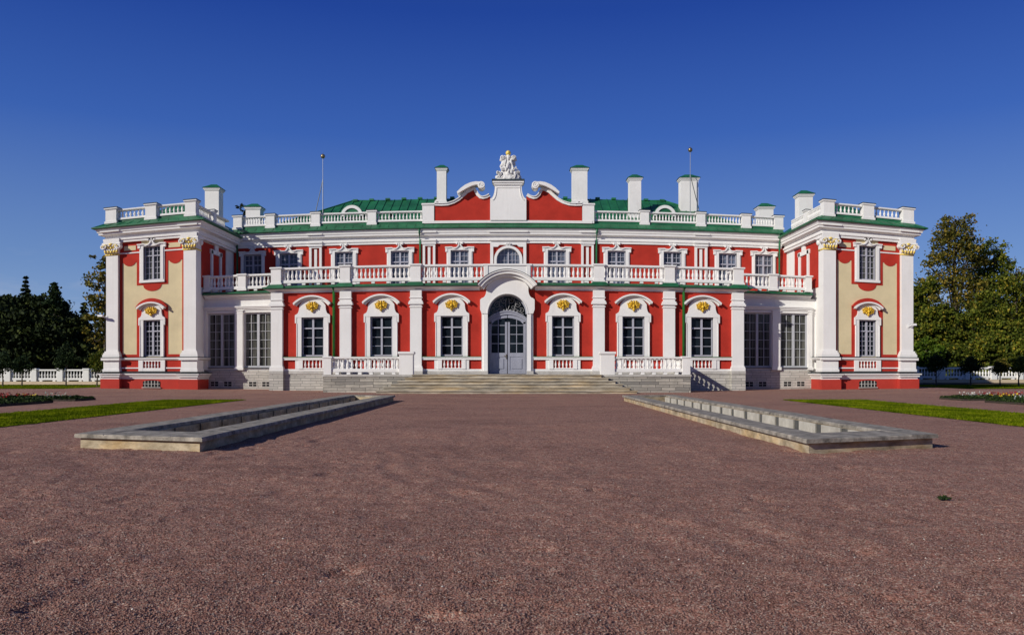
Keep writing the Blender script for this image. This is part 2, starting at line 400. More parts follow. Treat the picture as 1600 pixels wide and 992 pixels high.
def sash(q, x0, x1, z0, z1, y, nx, nz, bar=.035, fr=.075, transom=None, mid=True, mat='frame', arch=False):
    m = MB(q); d = .06
    m.box(x0, x0+fr, y-d, y+d, z0, z1); m.box(x1-fr, x1, y-d, y+d, z0, z1)
    m.box(x0+fr, x1-fr, y-d, y+d, z0, z0+fr*1.2)
    if not arch: m.box(x0+fr, x1-fr, y-d, y+d, z1-fr, z1)
    cx = (x0+x1)/2; iz1 = z1-(0 if arch else fr); iz0 = z0+fr*1.2
    segs = [(x0+fr, x1-fr)]
    if mid:
        m.box(cx-fr*.75, cx+fr*.75, y-d-.015, y+d, iz0, iz1); segs = [(x0+fr, cx-fr*.75), (cx+fr*.75, x1-fr)]
    bands = [(iz0, iz1)]
    if transom:
        t = transom
        for a, b in segs: m.box(a, b, y-d-.025, y+d, t-fr*.55, t+fr*.55)
        bands = [(iz0, t-fr*.55), (t+fr*.55, iz1)]
    for a, b in segs:
        for i in range(1, nx): x = a+(b-a)*i/nx; m.box(x-bar/2, x+bar/2, y-.03, y+.03, iz0, iz1)
        for (c, e), n in zip(bands, nz):
            for i in range(1, n): z = c+(e-c)*i/n; m.box(a, b, y-.026, y+.026, z-bar/2, z+bar/2)
    return m

def shell(x, y, z, k, q):
    """gilded shell with a small mask in it"""
    m = MB(q); m.smooth = True
    for i in range(11):                   # fan of fluted lobes
        a = R(-35+25*i); l = .36 if i % 2 == 0 else .32
        m.ell((x+k*math.cos(a)*l*.78, y-.03-.03*(i % 2), z+.04*k+k*math.sin(a)*l*.55), (k*.062, .10, k*.17), a-PI/2, 8, 5)
        m.ell((x+k*math.cos(a)*l*1.22, y-.06, z+.04*k+k*math.sin(a)*l*.86), (k*.075, .08, k*.06), a-PI/2, 7, 4)
    m.ell((x, y-.10, z-k*.04), (k*.12, .12, k*.16)); m.ell((x, y-.17, z-k*.05), (k*.03, .08, k*.07))
    for e in (-1, 1):
        m.ell((x+e*k*.05, y-.18, z+k*.0), (k*.025, .03, k*.018)); m.ell((x+e*k*.16, y-.08, z-k*.17), (k*.05, .07, k*.12), e*.5); m.ell((x+e*k*.27, y-.05, z-k*.13), (k*.07, .06, k*.07), e*.5)
    m.ell((x, y-.09, z-k*.28), (k*.12, .08, k*.11)); m.ell((x, y-.06, z-k*.40), (k*.05, .06, k*.06))
    return m

def arched_hood(x, hw, zt, za, th, y, proj, q):
    m = MB(q)
    m.strip(arc(hw-.1, zt-.02, za-th*.5, 16, x), arc(hw-.16, zt-.12, za-th, 16, x), y-proj*.55, y)
    m.strip(arc(hw, zt+.06, za, 16, x), arc(hw-.04, zt-.06, za-th*.5, 16, x), y-proj, y)
    return m

def low_window(x, y, a, b, z0, z1, ear, neck, zneck, hw, ztip, zapex, q, glassm, sh, nx, nz, trans, redhood=None, apron=True, pa=None, sashmat='frame'):
    """ground floor window: shaped white surround > hood, sash, glass, gilded shell, sill baluster panel"""
    m = MB(q); pr = .12
    for s in (-1, 1):
        m.box(x+s*a, x+s*(b-.06), y-pr, y+.25, z0, z1); m.box(x+s*(b-.06), x+s*b, y-pr*.55, y+.02, z0, z1)
        m.box(x+s*(b-.06), x+s*(b-.02), y-pr*1.25, y+.02, z0, z1-.38)
    n = 7; left = [(x-ear, z1-.36), (x-ear, z1+.14), (x-ear+.06, z1+.18)]
    for i in range(n):
        t = i/(n-1); left.append((x-(ear-.09)+(ear-.09-neck)*math.sin(t*PI/2), z1+.2+(zneck-z1-.2)*(1-math.cos(t*PI/2))))
    top = arc(neck, zneck+.02, zapex-.16, 9, x)
    right = [(2*x-p, z) for p, z in left[::-1]]
    m.poly(left+top+right+[(x+b-.03, z1-.36), (x+b-.03, z1+.0), (x-b+.03, z1+.0), (x-b+.03, z1-.36)], y-pr-.025, y+.02)
    m.box(x-a, x+a, y-.01, y+.25, z1, z1+.05)
    w = m.build('window', M['white'], PAL)
    arched_hood(x, hw, ztip, zapex, .2, y, .38, q).build('window_hood', M['white'], w)
    if redhood:
        rw, rt, ra = redhood
        MB(q).strip(arc(rw, rt, ra, 16, x), arc(hw+.015, ztip+.07, zapex+.012, 16, x), y-.22, y).build('red_hood', M['red'], w)
    sash(q, x-a, x+a, z0+.02, z1, y+.14, nx, nz, transom=trans, mat=sashmat).build('sash', M[sashmat], w)
    MB(q).box(x-a+.01, x+a-.01, y+.17, y+.19, z0+.03, z1-.01).build('window_pane', M[glassm], w)
    shell(x, y-pr-.03, (z1+zapex)/2-.02, sh, q).build('gilded_shell', M['gold'], w)
    return w
def scroll_window(x, y, a, b, z0, z1, zt, q, glassm, nx, nz, trans=None, bottom=False, sc=.13, blind=False):
    """upper window: eared surround that breaks upwards into two scrolls"""
    m = MB(q); pr = .12
    for s in (-1, 1):
        m.box(x+s*a, x+s*(b-.07), y-pr, y+.22, z0, z1); m.box(x+s*(b-.07), x+s*b, y-pr*.6, y+.02, z0, z1)
    m.box(x-b+.07, x+b-.07, y-pr, y+.22, z1, zt-.06)
    for s in (-1, 1):
        m.box(x+s*(b-.07), x+s*(b+.09), y-pr-.03, y+.02, z1-.12, zt-.1)
        C = [(b+.11, zt-.07), (b-.05, zt-.07), (b*.62, zt-.06), (b*.5, zt-.11), (b*.38, zt-.14), (b*.25, zt-.10), (b*.13, zt+.0), (.055, zt+.12), (.06, zt+.22), (.12, zt+.30), (.20, zt+.30), (.25, zt+.24)]
        A = []; B = []
        for k, p in enumerate(C):
            a_ = C[max(0, k-1)]; b_ = C[min(len(C)-1, k+1)]; dx, dz = b_[0]-a_[0], b_[1]-a_[1]; l_ = math.hypot(dx, dz)
            A.append((x+s*(p[0]-dz/l_*.04), p[1]+dx/l_*.04)); B.append((x+s*(p[0]+dz/l_*.04), p[1]-dx/l_*.04))
        m.strip(A, B, y-pr-.08, y)
        m.ell((x+s*.19, y-pr-.05, zt+.21), (.085, .08, .085))
    m.box(x-.10, x+.10, y-pr+.03, y, zt-.06, zt+.16)
    if bottom: m.box(x-b, x+b, y-pr, y+.22, z0-.17, z0)
    w = m.build('window', M['white'], PAL)
    sash(q, x-a, x+a, z0+.01, z1, y+.14, nx, nz, bar=.03, fr=(.06 if bottom else .08), transom=trans).build('sash', M['frame'], w)
    MB(q).box(x-a+.01, x+a-.01, y+.17, y+.19, z0+.02, z1-.01).build('window_pane', M[glassm], w)
    return w

# --- ground floor block
GX = 14.45
WX = [3.41, 7.72, 11.93]; PX = [5.59, 9.89, 14.09]
holes = [(s*w-.68, s*w+.68, 2.14, 4.62) for s in (-1, 1) for w in WX]+[(-1.2, 1.2, ZT, 5.95)]
m = wall(MB(QG), -GX+.01, GX-.01, 1.3, 6.22, GW, .6, holes)
m.build('ground_floor_wall', M['red'], PAL)
m = MB(QG); m.box(-GX+.02, GX-.02, GW+.05, UW, 6.22, 6.42); m.build('ceiling', M['white'], PAL)   # under the balcony
for s in (-1, 1):
    m = MB(QG); m.box(s*(GX-.6), s*(GX-.003), GW+.6, RW+.3, 1.3, 6.22); m.build('side_wall', M['white'], PAL)
    m = MB(QG)                                           # stone base of the block
    m.box(s*1.57, s*(GX+.05), GW-.06, GW+.5, 0, 1.05); m.box(s*(GX-.6), s*(GX+.052), GW+.5, RW, 0, 1.05)
    for p in PX: m.box(s*p-.42, s*p+.42, GW-.34, GW-.06, 0, 1.05)
    m.build('stone_base', M['stone'], PAL)
    m = MB(QG); m.box(s*1.57, s*(GX+.053), GW-.10, GW+.02, 1.05, 1.24)
    for p in PX: m.box(s*p-.425, s*p+.425, GW-.37, GW-.10, 1.05, 1.24)
    m.build('base_course', M['slab'], PAL)
    bounds = [1.57]+PX
    for a, b in zip(bounds[:-1], bounds[1:]):
        a2 = a+(0 if a == 1.57 else .36); m = MB(QG); m.box(s*a2, s*(b-.36), GW-.08, GW+.02, 1.24, 1.36); m.build('skirting', M['white'], PAL)
# pilasters
for s in (-1, 1):
    for p in PX:
        x = s*p; m = MB(QG); y = GW
        m.box(x-.42, x+.42, y-.33, y+.02, 1.24, 1.46); m.box(x-.39, x+.39, y-.29, y+.02, 1.46, 1.54)
        m.box(x-.35, x+.35, y-.25, y+.02, 1.54, 6.2)
        for z0, z1, e in ((5.16, 5.22, .05), (5.34, 5.46, .10), (5.46, 5.56, .06), (5.72, 5.77, .05)):
            m.box(x-.35-e, x+.35+e, y-.25-e, y+.02, z0, z1)
        m.build('pilaster', M['white'], PAL)
# string course + window aprons
for s in (-1, 1):
    bounds = [1.57]+PX
    for i, (a, b) in enumerate(zip(bounds[:-1], bounds[1:])):
        a2 = a+(0.02 if i == 0 else .36); b2 = b-.36; x = s*WX[i]
        m = MB(QG); m.box(s*a2, s*b2, GW-.16, GW+.02, 1.93, 2.05); m.box(s*a2, s*b2, GW-.20, GW+.02, 2.05, 2.10)
        for e in (-1, 1):
            m.box(x+e*.60, x+e*.86, GW-.14, GW+.02, 1.36, 1.93); m.box(x+e*.86, x+e*1.06, GW-.10, GW+.02, 1.36, 1.93)
        m.box(x-.6, x+.6, GW-.12, GW+.02, 1.36, 1.43)
        for j in range(5): baluster(m, x+(j-2)*.225, GW-.05, 1.43, .5, .95, 8)
        o = m.build('window_apron', M['white'], PAL)
        c = MB(QG); c.box(s*a2, s*b2, GW-.215, GW+.01, 2.102, 2.135); c.build('sill_flashing', M['pipe'], o)
for s in (-1, 1):
    for w in WX:
        low_window(s*w, GW, .68, 1.0, 2.14, 4.62, 1.07, .80, 5.34, 1.14, 5.45, 5.99, QG, 'glass', .84, 1, (3, 1), 3.93)
# balcony edge: cornice and green flashing
path = [(-19.4, RW-.1), (-GX, RW-.1), (-GX, GW-.05), (-1.7, GW-.05)]
for pth in (path, [(-x, y) for x, y in path[::-1]]):
    m = MB(QG); m.sweep(pth, [(-.1, 6.18), (.05, 6.18), (.05, 6.27), (.14, 6.3), (.30, 6.38), (.30, 6.43), (-.1, 6.43)])
    m.build('balcony_cornice', M['white'], PAL)
    m = MB(QG); m.sweep(pth, [(-.1, 6.435), (.42, 6.435), (.46, 6.47), (.46, 6.53), (.05, 6.645), (-.1, 6.645)]); m.build('balcony_flashing', M['green'], PAL)
for s in (-1, 1):
    for p in PX:
        m = MB(QG); m.box(s*p-.5, s*p+.5, GW-.60, GW-.48, 6.46, 6.60); m.poly([(s*p-.5, 6.60), (s*p+.5, 6.60), (s*p+.38, 6.69), (s*p-.38, 6.69)], GW-.55, GW-.2); m.build('flashing_cap', M['green'], PAL)
for a, b, y0 in ((-GX+.02, GX-.02, GW+.06), (GX-.01, 19.5, RW), (-19.5, -GX+.01, RW)):
    m = MB(QG); m.box(a, b, y0, UW-.02, 6.55, 6.62 if y0 < RW else 6.618); m.build('balcony_floor', M['slab'], PAL)
# balcony balustrade
BY = GW-.15
bx = [-PX[2], -PX[1], -PX[0], -1.45]
for s in (1, -1):
    for a, b in zip(bx[:-1], bx[1:]):
        a2, b2 = a+.31, (b-.31 if b != -1.45 else b-.0)
        p0, p1 = (a2, BY), (b2, BY)
        if s < 0: p0, p1 = (-b2, BY), (-a2, BY)
        balustrade(p0, p1, 6.78, 6.97, 7.61, 7.76, 14, QG, individual=True, rest=REST_P, fat=1.6)
    for p in PX: post(s*p, BY, 6.66, 7.80, .60, QG, d=.5)
m = MB(QG); m.box(-1.45, 1.45, BY-.17, BY+.17, 6.66, 7.66); m.bevbox(-1.5, 1.5, BY-.23, BY+.23, 7.66, 7.77)
for s in (-1, 1): m.box(s*1.18, s*1.40, BY-.21, BY-.17, 6.7, 7.66)
m.build('solid_parapet', M['white'], PAL)
for s in (-1, 1):
    x = s*PX[2]
    p0, p1 = ((x, BY+.3), (x, RW-.5)) if s > 0 else ((x, RW-.5), (x, BY+.3))
    balustrade(p0, p1, 6.78, 6.97, 7.61, 7.76, 5, QG, rest=REST_P, foot=False)
    # recess
    ys = RW-.15
    for a, b, n in ((14.45, 16.68, 9), (17.24, 19.1, 8)):
        p0, p1 = ((a, ys), (b, ys)) if s > 0 else ((-b, ys), (-a, ys))
        balustrade(p0, p1, 6.78, 6.97, 7.61, 7.76, n, QG, individual=True, rest=REST_P, fat=1.55)
    post(s*16.96, ys, 6.66, 7.80, .50, QG, d=.45); post(s*19.22, ys, 6.66, 7.80, .36, QG, d=.4)
# recess with French windows
for s in (-1, 1):
    fw = [(15.12, 16.95), (17.48, 19.25)]
    hl = [tuple(sorted((s*a, s*b)))+(1.45, 5.19) for a, b in fw]
    wall(MB(QG), *sorted((s*14.4, s*19.85)), 1.3, 6.22, RW, .5, hl).build('recess_wall', M['white'], PAL)
    m = MB(QG); m.box(s*14.5, s*19.85, RW-.05, RW+.4, 0, 1.3); m.build('stone_base', M['stone'], PAL)
    m = MB(QG)
    for a, b in ((16.97, 17.46), (19.28, 19.5)):
        m.box(s*a, s*b, RW-.16, RW+.02, 1.5, 5.3); m.box(s*(a-.05), s*(b+.05), RW-.22, RW+.02, 1.3, 1.5)
        m.box(s*(a-.05), s*(b+.05), RW-.2, RW+.02, 5.3, 5.36); m.box(s*(a-.03), s*(b+.03), RW-.18, RW+.02, 5.14, 5.19)
    for a, b in fw: m.box(s*a, s*b, RW-.10, RW+.02, 5.20, 5.32)
    m.box(s*14.5, s*19.5, RW-.13, RW+.02, 5.36, 5.46); m.box(s*14.5, s*19.5, RW-.20, RW+.02, 5.46, 5.56); m.box(s*14.5, s*19.5, RW-.26, RW+.02, 5.56, 5.64)
    m.build('recess_pilaster', M['white'], PAL)
    for a, b in fw:
        x0, x1 = sorted((s*a, s*b))
        w = sash(QG, x0, x1, 1.47, 5.19, RW+.14, 2, (6,), bar=.028, fr=.10, mat='framewhite'); w = w.build('french_window', M['framewhite'], PAL)
        MB(QG).box(x0+.01, x1-.01, RW+.17, RW+.19, 1.5, 5.18).build('window_pane', M['glasscurtain'], w)
        MB(QG).box(x0-.03, x1+.03, RW-.12, RW+.1, 1.42, 1.468).build('sill', M['darkcap'], w)
    for a in (15.5, 16.35, 17.95, 18.8):
        v = MB(QG); x = s*a
        for e in (-1, 1): v.box(x+e*.24, x+e*.30, RW-.065, RW-.04, .13, .56)
        v.box(x-.24, x+.24, RW-.065, RW-.04, .50, .56); v.box(x-.24, x+.24, RW-.065, RW-.04, .13, .19)
        v.box(x-.02, x+.02, RW-.062, RW-.045, .19, .50); v.box(x-.24, x-.02, RW-.060, RW-.047, .33, .36); v.box(x+.02, x+.24, RW-.060, RW-.047, .33, .36)
        o = v.build('cellar_window', M['slab'], PAL)
        MB(QG).box(x-.24, x+.24, RW-.054, RW-.03, .19, .50).build('window_pane', M['void'], o)
# portal
m = MB(QG); y = GW; q = QG
zs = 4.74
for s in (-1, 1):
    m.box(s*1.2, s*1.44, y-.30, y+.5, 1.24, zs); m.box(s*1.44, s*1.57, y-.2, y+.02, 1.24, zs)
inner = semi(0, zs, 1.2, 22)
out = [(-1.57, zs), (-1.66, zs+.25), (-1.66, zs+.85), (-1.55, zs+.95)]+[(-1.55+.27*math.sin(t), zs+.95+.5*(1-math.cos(t))) for t in np.linspace(.2, PI/2, 6)]
out2 = out+arc(1.28, 6.36, 7.05, 2*(22-len(out))-0 if False else 24, 0)[0:24]+[(-x, z) for x, z in out[::-1]]
m.poly(out2+[(x, z) for x, z in inner[::-1]], y-.34, y+.02)
m.strip(inner, semi(0, zs, 1.26, 22), y-.36, y-.34)
m.strip(semi(0, zs, 1.2, 22), semi(0, zs, 1.3, 22), y+.0, y+.5)
por = m.build('portal', M['white'], PAL)
h = MB(QG)
h.strip(arc(1.55, 6.33, 7.12, 26), arc(1.45, 6.22, 6.98, 26), y-.62, y-.0)
h.strip(arc(1.72, 6.42, 7.28, 26), arc(1.56, 6.335, 7.125, 26), y-.85, y-.0)
h.strip(arc(1.80, 6.46, 7.36, 26), arc(1.73, 6.425, 7.285, 26), y-.95, y-.0)
h.build('portal_hood', M['white'], por)
f = MB(QG); f.strip(arc(1.84, 6.475, 7.385, 26), arc(1.81, 6.465, 7.364, 26), y-.98, y-.1); f.build('hood_flashing', M['darkcap'], por)
m = MB(QG)
for s in (-1, 1): m.box(s*1.19, s*1.59, y-.38, y+.3, ZT, 1.24)
m.build('portal_base', M['slab'], por)
yd = y+.34
m = MB(QG); m.box(-1.2, -1.12, yd-.08, yd+.05, ZT, 4.55); m.box(1.12, 1.2, yd-.08, yd+.05, ZT, 4.55)
m.strip(arc(1.2, 4.40, 4.86, 16), arc(1.2, 4.26, 4.72, 16), yd-.12, yd+.05); m.strip(arc(1.2, 4.49, 4.95, 16), arc(1.2, 4.41, 4.87, 16), yd-.17, yd+.05)
m.strip(semi(0, zs, 1.2, 22), semi(0, zs, 1.12, 22), yd-.06, yd+.05)
m.build('door_frame', M['door'], por)
MB(QG).poly([(-1.18, 4.3)]+semi(0, zs, 1.18, 20)+[(1.18, 4.3)], yd+.06, yd+.08).build('fanlight', M['glass'], por)
for s in (-1, 1):
    d = MB(QG); x0, x1 = s*.02, s*1.11
    ztop = lambda xx: 4.27+.44*(1-(xx/1.2)**2)
    d.box(x0, x0+s*.13, yd-.05, yd+.04, ZT+.02, 4.26); d.box(x1-s*.13, x1, yd-.05, yd+.04, ZT+.02, 4.26)
    d.box(x0+s*.13, x1-s*.13, yd-.05, yd+.04, ZT+.02, ZT+.22); d.box(x0+s*.13, x1-s*.13, yd-.05, yd+.04, 2.12, 2.36)
    d.box(x0+s*.13, x1-s*.13, yd-.02, yd+.03, ZT+.22, 2.12); d.box(x0+s*.22, x1-s*.22, yd-.055, yd-.02, ZT+.34, 2.0)
    xs = np.linspace(abs(x0), abs(x1), 8)
    d.strip([(s*t, ztop(t)) for t in xs], [(s*t, max(4.15, ztop(t)-.2-.12*(t > .9))) for t in xs], yd-.05, yd+.04)
    xm = (x0+x1)/2; d.box(xm-.02, xm+.02, yd-.03, yd+.03, 2.36, 4.45)
    for z in (2.93, 3.5, 4.05): d.box(x0+s*.13, x1-s*.13, yd-.027, yd+.027, z-.02, z+.02)
    o = d.build('door_leaf', M['door'], por)
    MB(QG).box(x0+s*.12, x1-s*.12, yd+.0, yd+.018, 2.3, 4.5).build('door_pane', M['glass'], por)
hd = MB(QG); hd.box(-.08, -.05, yd-.12, yd-.05, 1.98, 2.28); hd.tube([(-.065, yd-.12, 2.16), (-.22, yd-.13, 2.16)], .018); hd.build('door_handle', M['ball'], por)
g = MB(QG)
def spiral(mb, x, z, r, a0, turns, hand, y, w=.022):
    P = [(x+r*(1-.85*t)*math.cos(a0+hand*t*turns*2*PI), y, z+r*(1-.85*t)*math.sin(a0+hand*t*turns*2*PI)) for t in np.linspace(0, 1, 20)]
    mb.tube(P, w, 5)
for s in (-1, 1):
    spiral(g, s*.22, 5.55, .19, PI/2, 1.4, -s, yd-.02); spiral(g, s*.62, 5.32, .21, PI/2+s*.5, 1.4, -s, yd-.02)
    spiral(g, s*.88, 4.98, .16, PI/2+s*.8, 1.3, -s, yd-.02); spiral(g, s*.33, 5.15, .15, -PI/2, 1.3, s, yd-.02)
    g.tube([(s*.02, yd-.02, 4.95), (s*.12, yd-.02, 5.3), (s*.08, yd-.02, 5.72)], .025, 5); g.tube([(s*.1, yd-.02, 4.95), (s*.5, yd-.02, 5.08), (s*1.0, yd-.02, 4.72)], .03, 5)
    g.tube([(s*.45, yd-.02, 5.1), (s*.5, yd-.02, 5.4), (s*.42, yd-.02, 5.7)], .022, 5)
for i in range(7): g.ell(((i-3)*.2, yd-.06, 4.99-.012*(i-3)**2), (.10, .06, .07), (i-3)*.25, 7, 4)
g.build('wrought_iron_grille', M['iron'], por)
# drainpipes
def pipe(name, pts, r, q, mat='pipe'):
    m = MB(q); m.smooth = True; m.tube(pts, r, 10)
    for p in pts[1:-1]: pass
    return m.build(name, M[mat], PAL)
pipe('drainpipe', [(-10.62, GW-.42, 6.45), (-10.62, GW-.14, 6.1), (-10.62, GW-.14, 1.3)], .085, QG)
pipe('drainpipe', [(10.78, GW-.42, 6.45), (10.78, GW-.14, 6.1), (10.78, GW-.14, 1.3)], .085, QG)
for x in (-6.22, 6.22): pipe('drainpipe', [(x, UW-.6, 11.2), (x, UW-.5, 10.9), (x, UW-.12, 10.4), (x, UW-.12, 6.7)], .065, QU, 'green')
for s in (-1, 1): pipe('drainpipe', [(s*19.0, UW-.7, 11.3), (s*19.1, UW-.2, 10.6), (s*19.1, UW-.12, 6.7)], .06, QU, 'green')

# --- upper floor
UX = [3.43, 7.65, 11.6, 15.5, 18.05]
holes = [(s*w-.64, s*w+.64, 7.3, 9.77) for s in (-1, 1) for w in UX]+[(-.82, .82, 7.3, 9.95)]
wall(MB(QU), -19.75, 19.85, 6.6, 10.3, UW, .6, holes).build('upper_wall', M['red'], PAL)
for s in (-1, 1):
    for i, w in enumerate(UX): scroll_window(s*w, UW, .64, .92 if i < 4 else .84, 7.3, 9.77, 10.03, QU, 'glassblue', 2, (2, 2), 8.98)
for s in (-1, 1):                                        # panelled pilaster strips
    for p in (5.59, 13.6):
        x = s*p; m = MB(QU)
        m.box(x-.44, x-.28, UW-.16, UW+.02, 6.62, 10.2); m.box(x+.28, x+.44, UW-.16, UW+.02, 6.62, 10.2); m.box(x-.28, x+.28, UW-.16, UW+.02, 10.08, 10.2)
        m.box(x-.09, x+.09, UW-.09, UW+.02, 6.62, 10.0)
        m.box(x-.5, x+.5, UW-.24, UW+.02, 10.2, 10.34)
        m.build('panelled_pilaster', M['white'], PAL)
m = MB(QU)                                               # central bay with the arched window
for s in (-1, 1): m.box(s*1.06, s*1.27, UW-.18, UW+.02, 6.62, 10.3)
m.box(-1.06, 1.06, UW-.18, UW+.02, 10.12, 10.3)
m.poly([(-1.06, 9.98), (-1.06, 10.12), (-.6, 10.12), (-.75, 9.98)], UW-.178, UW); m.poly([(1.06, 9.98), (.75, 9.98), (.6, 10.12), (1.06, 10.12)], UW-.178, UW)
m.build('central_bay', M['white'], PAL)
m = MB(QU); zs2 = 9.08
def pointed(w, top, n=20): return [(-w*math.cos(t), zs2+(top-zs2)*math.sin(t)) for t in np.linspace(0, PI, n)]
m.strip(pointed(.82, 9.89), pointed(1.0, 10.06), UW-.22, UW+.2)
for s in (-1, 1): m.box(s*.82, s*1.0, UW-.22, UW+.2, 7.3, zs2)
m.volute(-.09, 10.17, .1, UW-.26, UW, -1); m.volute(.09, 10.17, .1, UW-.26, UW, 1)
w = m.build('window', M['white'], PAL)
m = MB(QU); m.poly([(-.85, zs2)]+[(-.85, 9.96)]+[(.85, 9.96), (.85, zs2)]+pointed(.83, 9.90)[::-1], UW+.002, UW+.3); m.build('arch_spandrel', M['red'], w)
sash(QU, -.82, .82, 7.31, 9.88, UW+.14, 3, (6,), bar=.03, fr=.06, arch=True).build('sash', M['frame'], w)
MB(QU).box(-.81, .81, UW+.17, UW+.19, 7.32, 9.92).build('window_pane', M['glassblue'], w)
CORN = [(-.1, 10.25), (.10, 10.25), (.10, 10.40), (.17, 10.42), (.17, 10.54), (.08, 10.56), (.08, 10.74), (.20, 10.78), (.36, 10.82), (.36, 10.96), (.42, 10.98), (.42, 11.05), (.50, 11.20), (.50, 11.22), (-.1, 11.22)]
EAVE = [(-.1, 11.225), (.61, 11.225), (.66, 11.26), (.66, 11.33), (.12, 11.66), (-.5, 11.67), (-.5, 11.3)]
m = MB(QU); m.sweep([(-19.3, UW), (19.3, UW)], CORN)
for s in (-1, 1):                                        # breaks over the pilaster strips and the centre
    for p in (5.59, 13.6):
        m.box(s*p-.5, s*p+.5, UW-.26, UW-.171, 10.42, 10.53); m.box(s*p-.55, s*p+.55, UW-.49, UW-.421, 10.97, 11.06)
m.box(-1.33, 1.33, UW-.27, UW-.171, 10.42, 10.53); m.box(-1.4, 1.4, UW-.49, UW-.421, 10.97, 11.06)
m.build('main_cornice', M['white'], PAL)
def seam_rows(mb, path_a, path_b, pitch):
    """standing seams from points on a to points on b (both (x,y,z) pairs)"""
    (a0, a1), (b0, b1) = path_a, path_b
    n = int(math.dist(a0, a1)/pitch)
    for i in range(n+1):
        t = i/max(1, n); p = [a0[k]+(a1[k]-a0[k])*t for k in range(3)]; q_ = [b0[k]+(b1[k]-b0[k])*t for k in range(3)]
        mb.tube([tuple(p), tuple(q_)], .028, 4)
m = MB(QU); m.sweep([(-19.3, UW), (19.3, UW)], EAVE)
seam_rows(m, ((-19, UW-.65, 11.34), (19, UW-.65, 11.34)), ((-19, UW-.12, 11.67), (19, UW-.12, 11.67)), .62)
m.build('eave_roof', M['green'], PAL)
# main hip roof
m = MB(QU)
e = [(-17.9, UW+.5, 11.6), (17.9, UW+.5, 11.6), (17.9, UW+13, 11.6), (-17.9, UW+13, 11.6), (-12.3, UW+6.3, 14.75), (12.3, UW+6.3, 14.75)]
def lerp(a, b, t): return tuple(a[i]+(b[i]-a[i])*t for i in range(3))
ns = 18
vs = []; fs = []
for i in range(ns+1): vs += [lerp(e[0], e[1], i/ns), lerp(e[4], e[5], i/ns), lerp(e[3], e[2], i/ns)]
for i in range(ns):
    k = 3*i; fs += [(k, k+3, k+4, k+1), (k+1, k+4, k+5, k+2)]
fs += [(0, 1, 2), (3*ns, 3*ns+2, 3*ns+1)]
m.add(vs, fs)
n = 56
for i in range(n+1):
    x = -17.9+35.8*i/n; d = min(1., (17.9-abs(x))/5.6)
    if d > .02: m.tube([(x, UW+.5, 11.63), (x*1.0, UW+.5+5.8*d, 11.63+3.15*d)], .03, 4)
m.tube([(-12.3, UW+6.3, 14.77), (12.3, UW+6.3, 14.77)], .09, 6)
for s in (-1, 1): m.tube([(s*12.3, UW+6.3, 14.77), (s*17.9, UW+.5, 11.62)], .06, 6)
for i in range(20):
    x = -12.0+24*i/19; m.box(x-.17, x+.17, UW+6.1, UW+6.5, 14.74, 14.87)
rf = m.build('main_roof', M['green'], PAL)
for s in (-1, 1):
    x = s*11.45; yd2 = UW+2.0
    m = MB(QU); m.strip(semi(x, 12.72, .80, 18), semi(x, 12.72, .58, 18), yd2-.1, yd2+.9); d = m.build('dormer', M['white'], rf)
    MB(QU).poly(semi(x, 12.67, .60, 18), yd2-.02, yd2+.9).build('dormer_louvre', M['green'], rf)
    m = MB(QU); m.strip(semi(x, 12.72, .85, 18), semi(x, 12.72, .805, 18), yd2-.05, yd2+1.6); m.build('dormer_roof', M['green'], rf)
m = MB(QU); m.box(-9.35, -8.75, UW+2.1, UW+3.2, 12.4, 12.9); m.bevbox(-9.45, -8.65, UW+2.0, UW+3.2, 12.9, 12.97); m.build('roof_hatch', M['green'], rf)
# roof balustrade
RY = UW+.12
rp = [6.05, 9.63, 13.6, 16.8, 19.1]
for s in (-1, 1):
    for a, b, nb in zip(rp[:-1], rp[1:], (13, 15, 12, 9)):
        a2 = a+.33 if a > 7 else a; b2 = b-.33
        p0, p1 = ((a2, RY), (b2, RY)) if s > 0 else ((-b2, RY), (-a2, RY))
        balustrade(p0, p1, 11.86, 12.0, 12.47, 12.6, nb, QU, foot=False, rest=REST, fat=1.7)
        MB(QU).box(p0[0], p1[0], RY-.08, RY+.12, 11.64, 11.858).build('balustrade_flashing', M['green'], PAL)
    for p in rp[1:]: post(s*p, RY, 11.64, 12.68, .60, QU, d=.5, capmat=M['darkcap'])
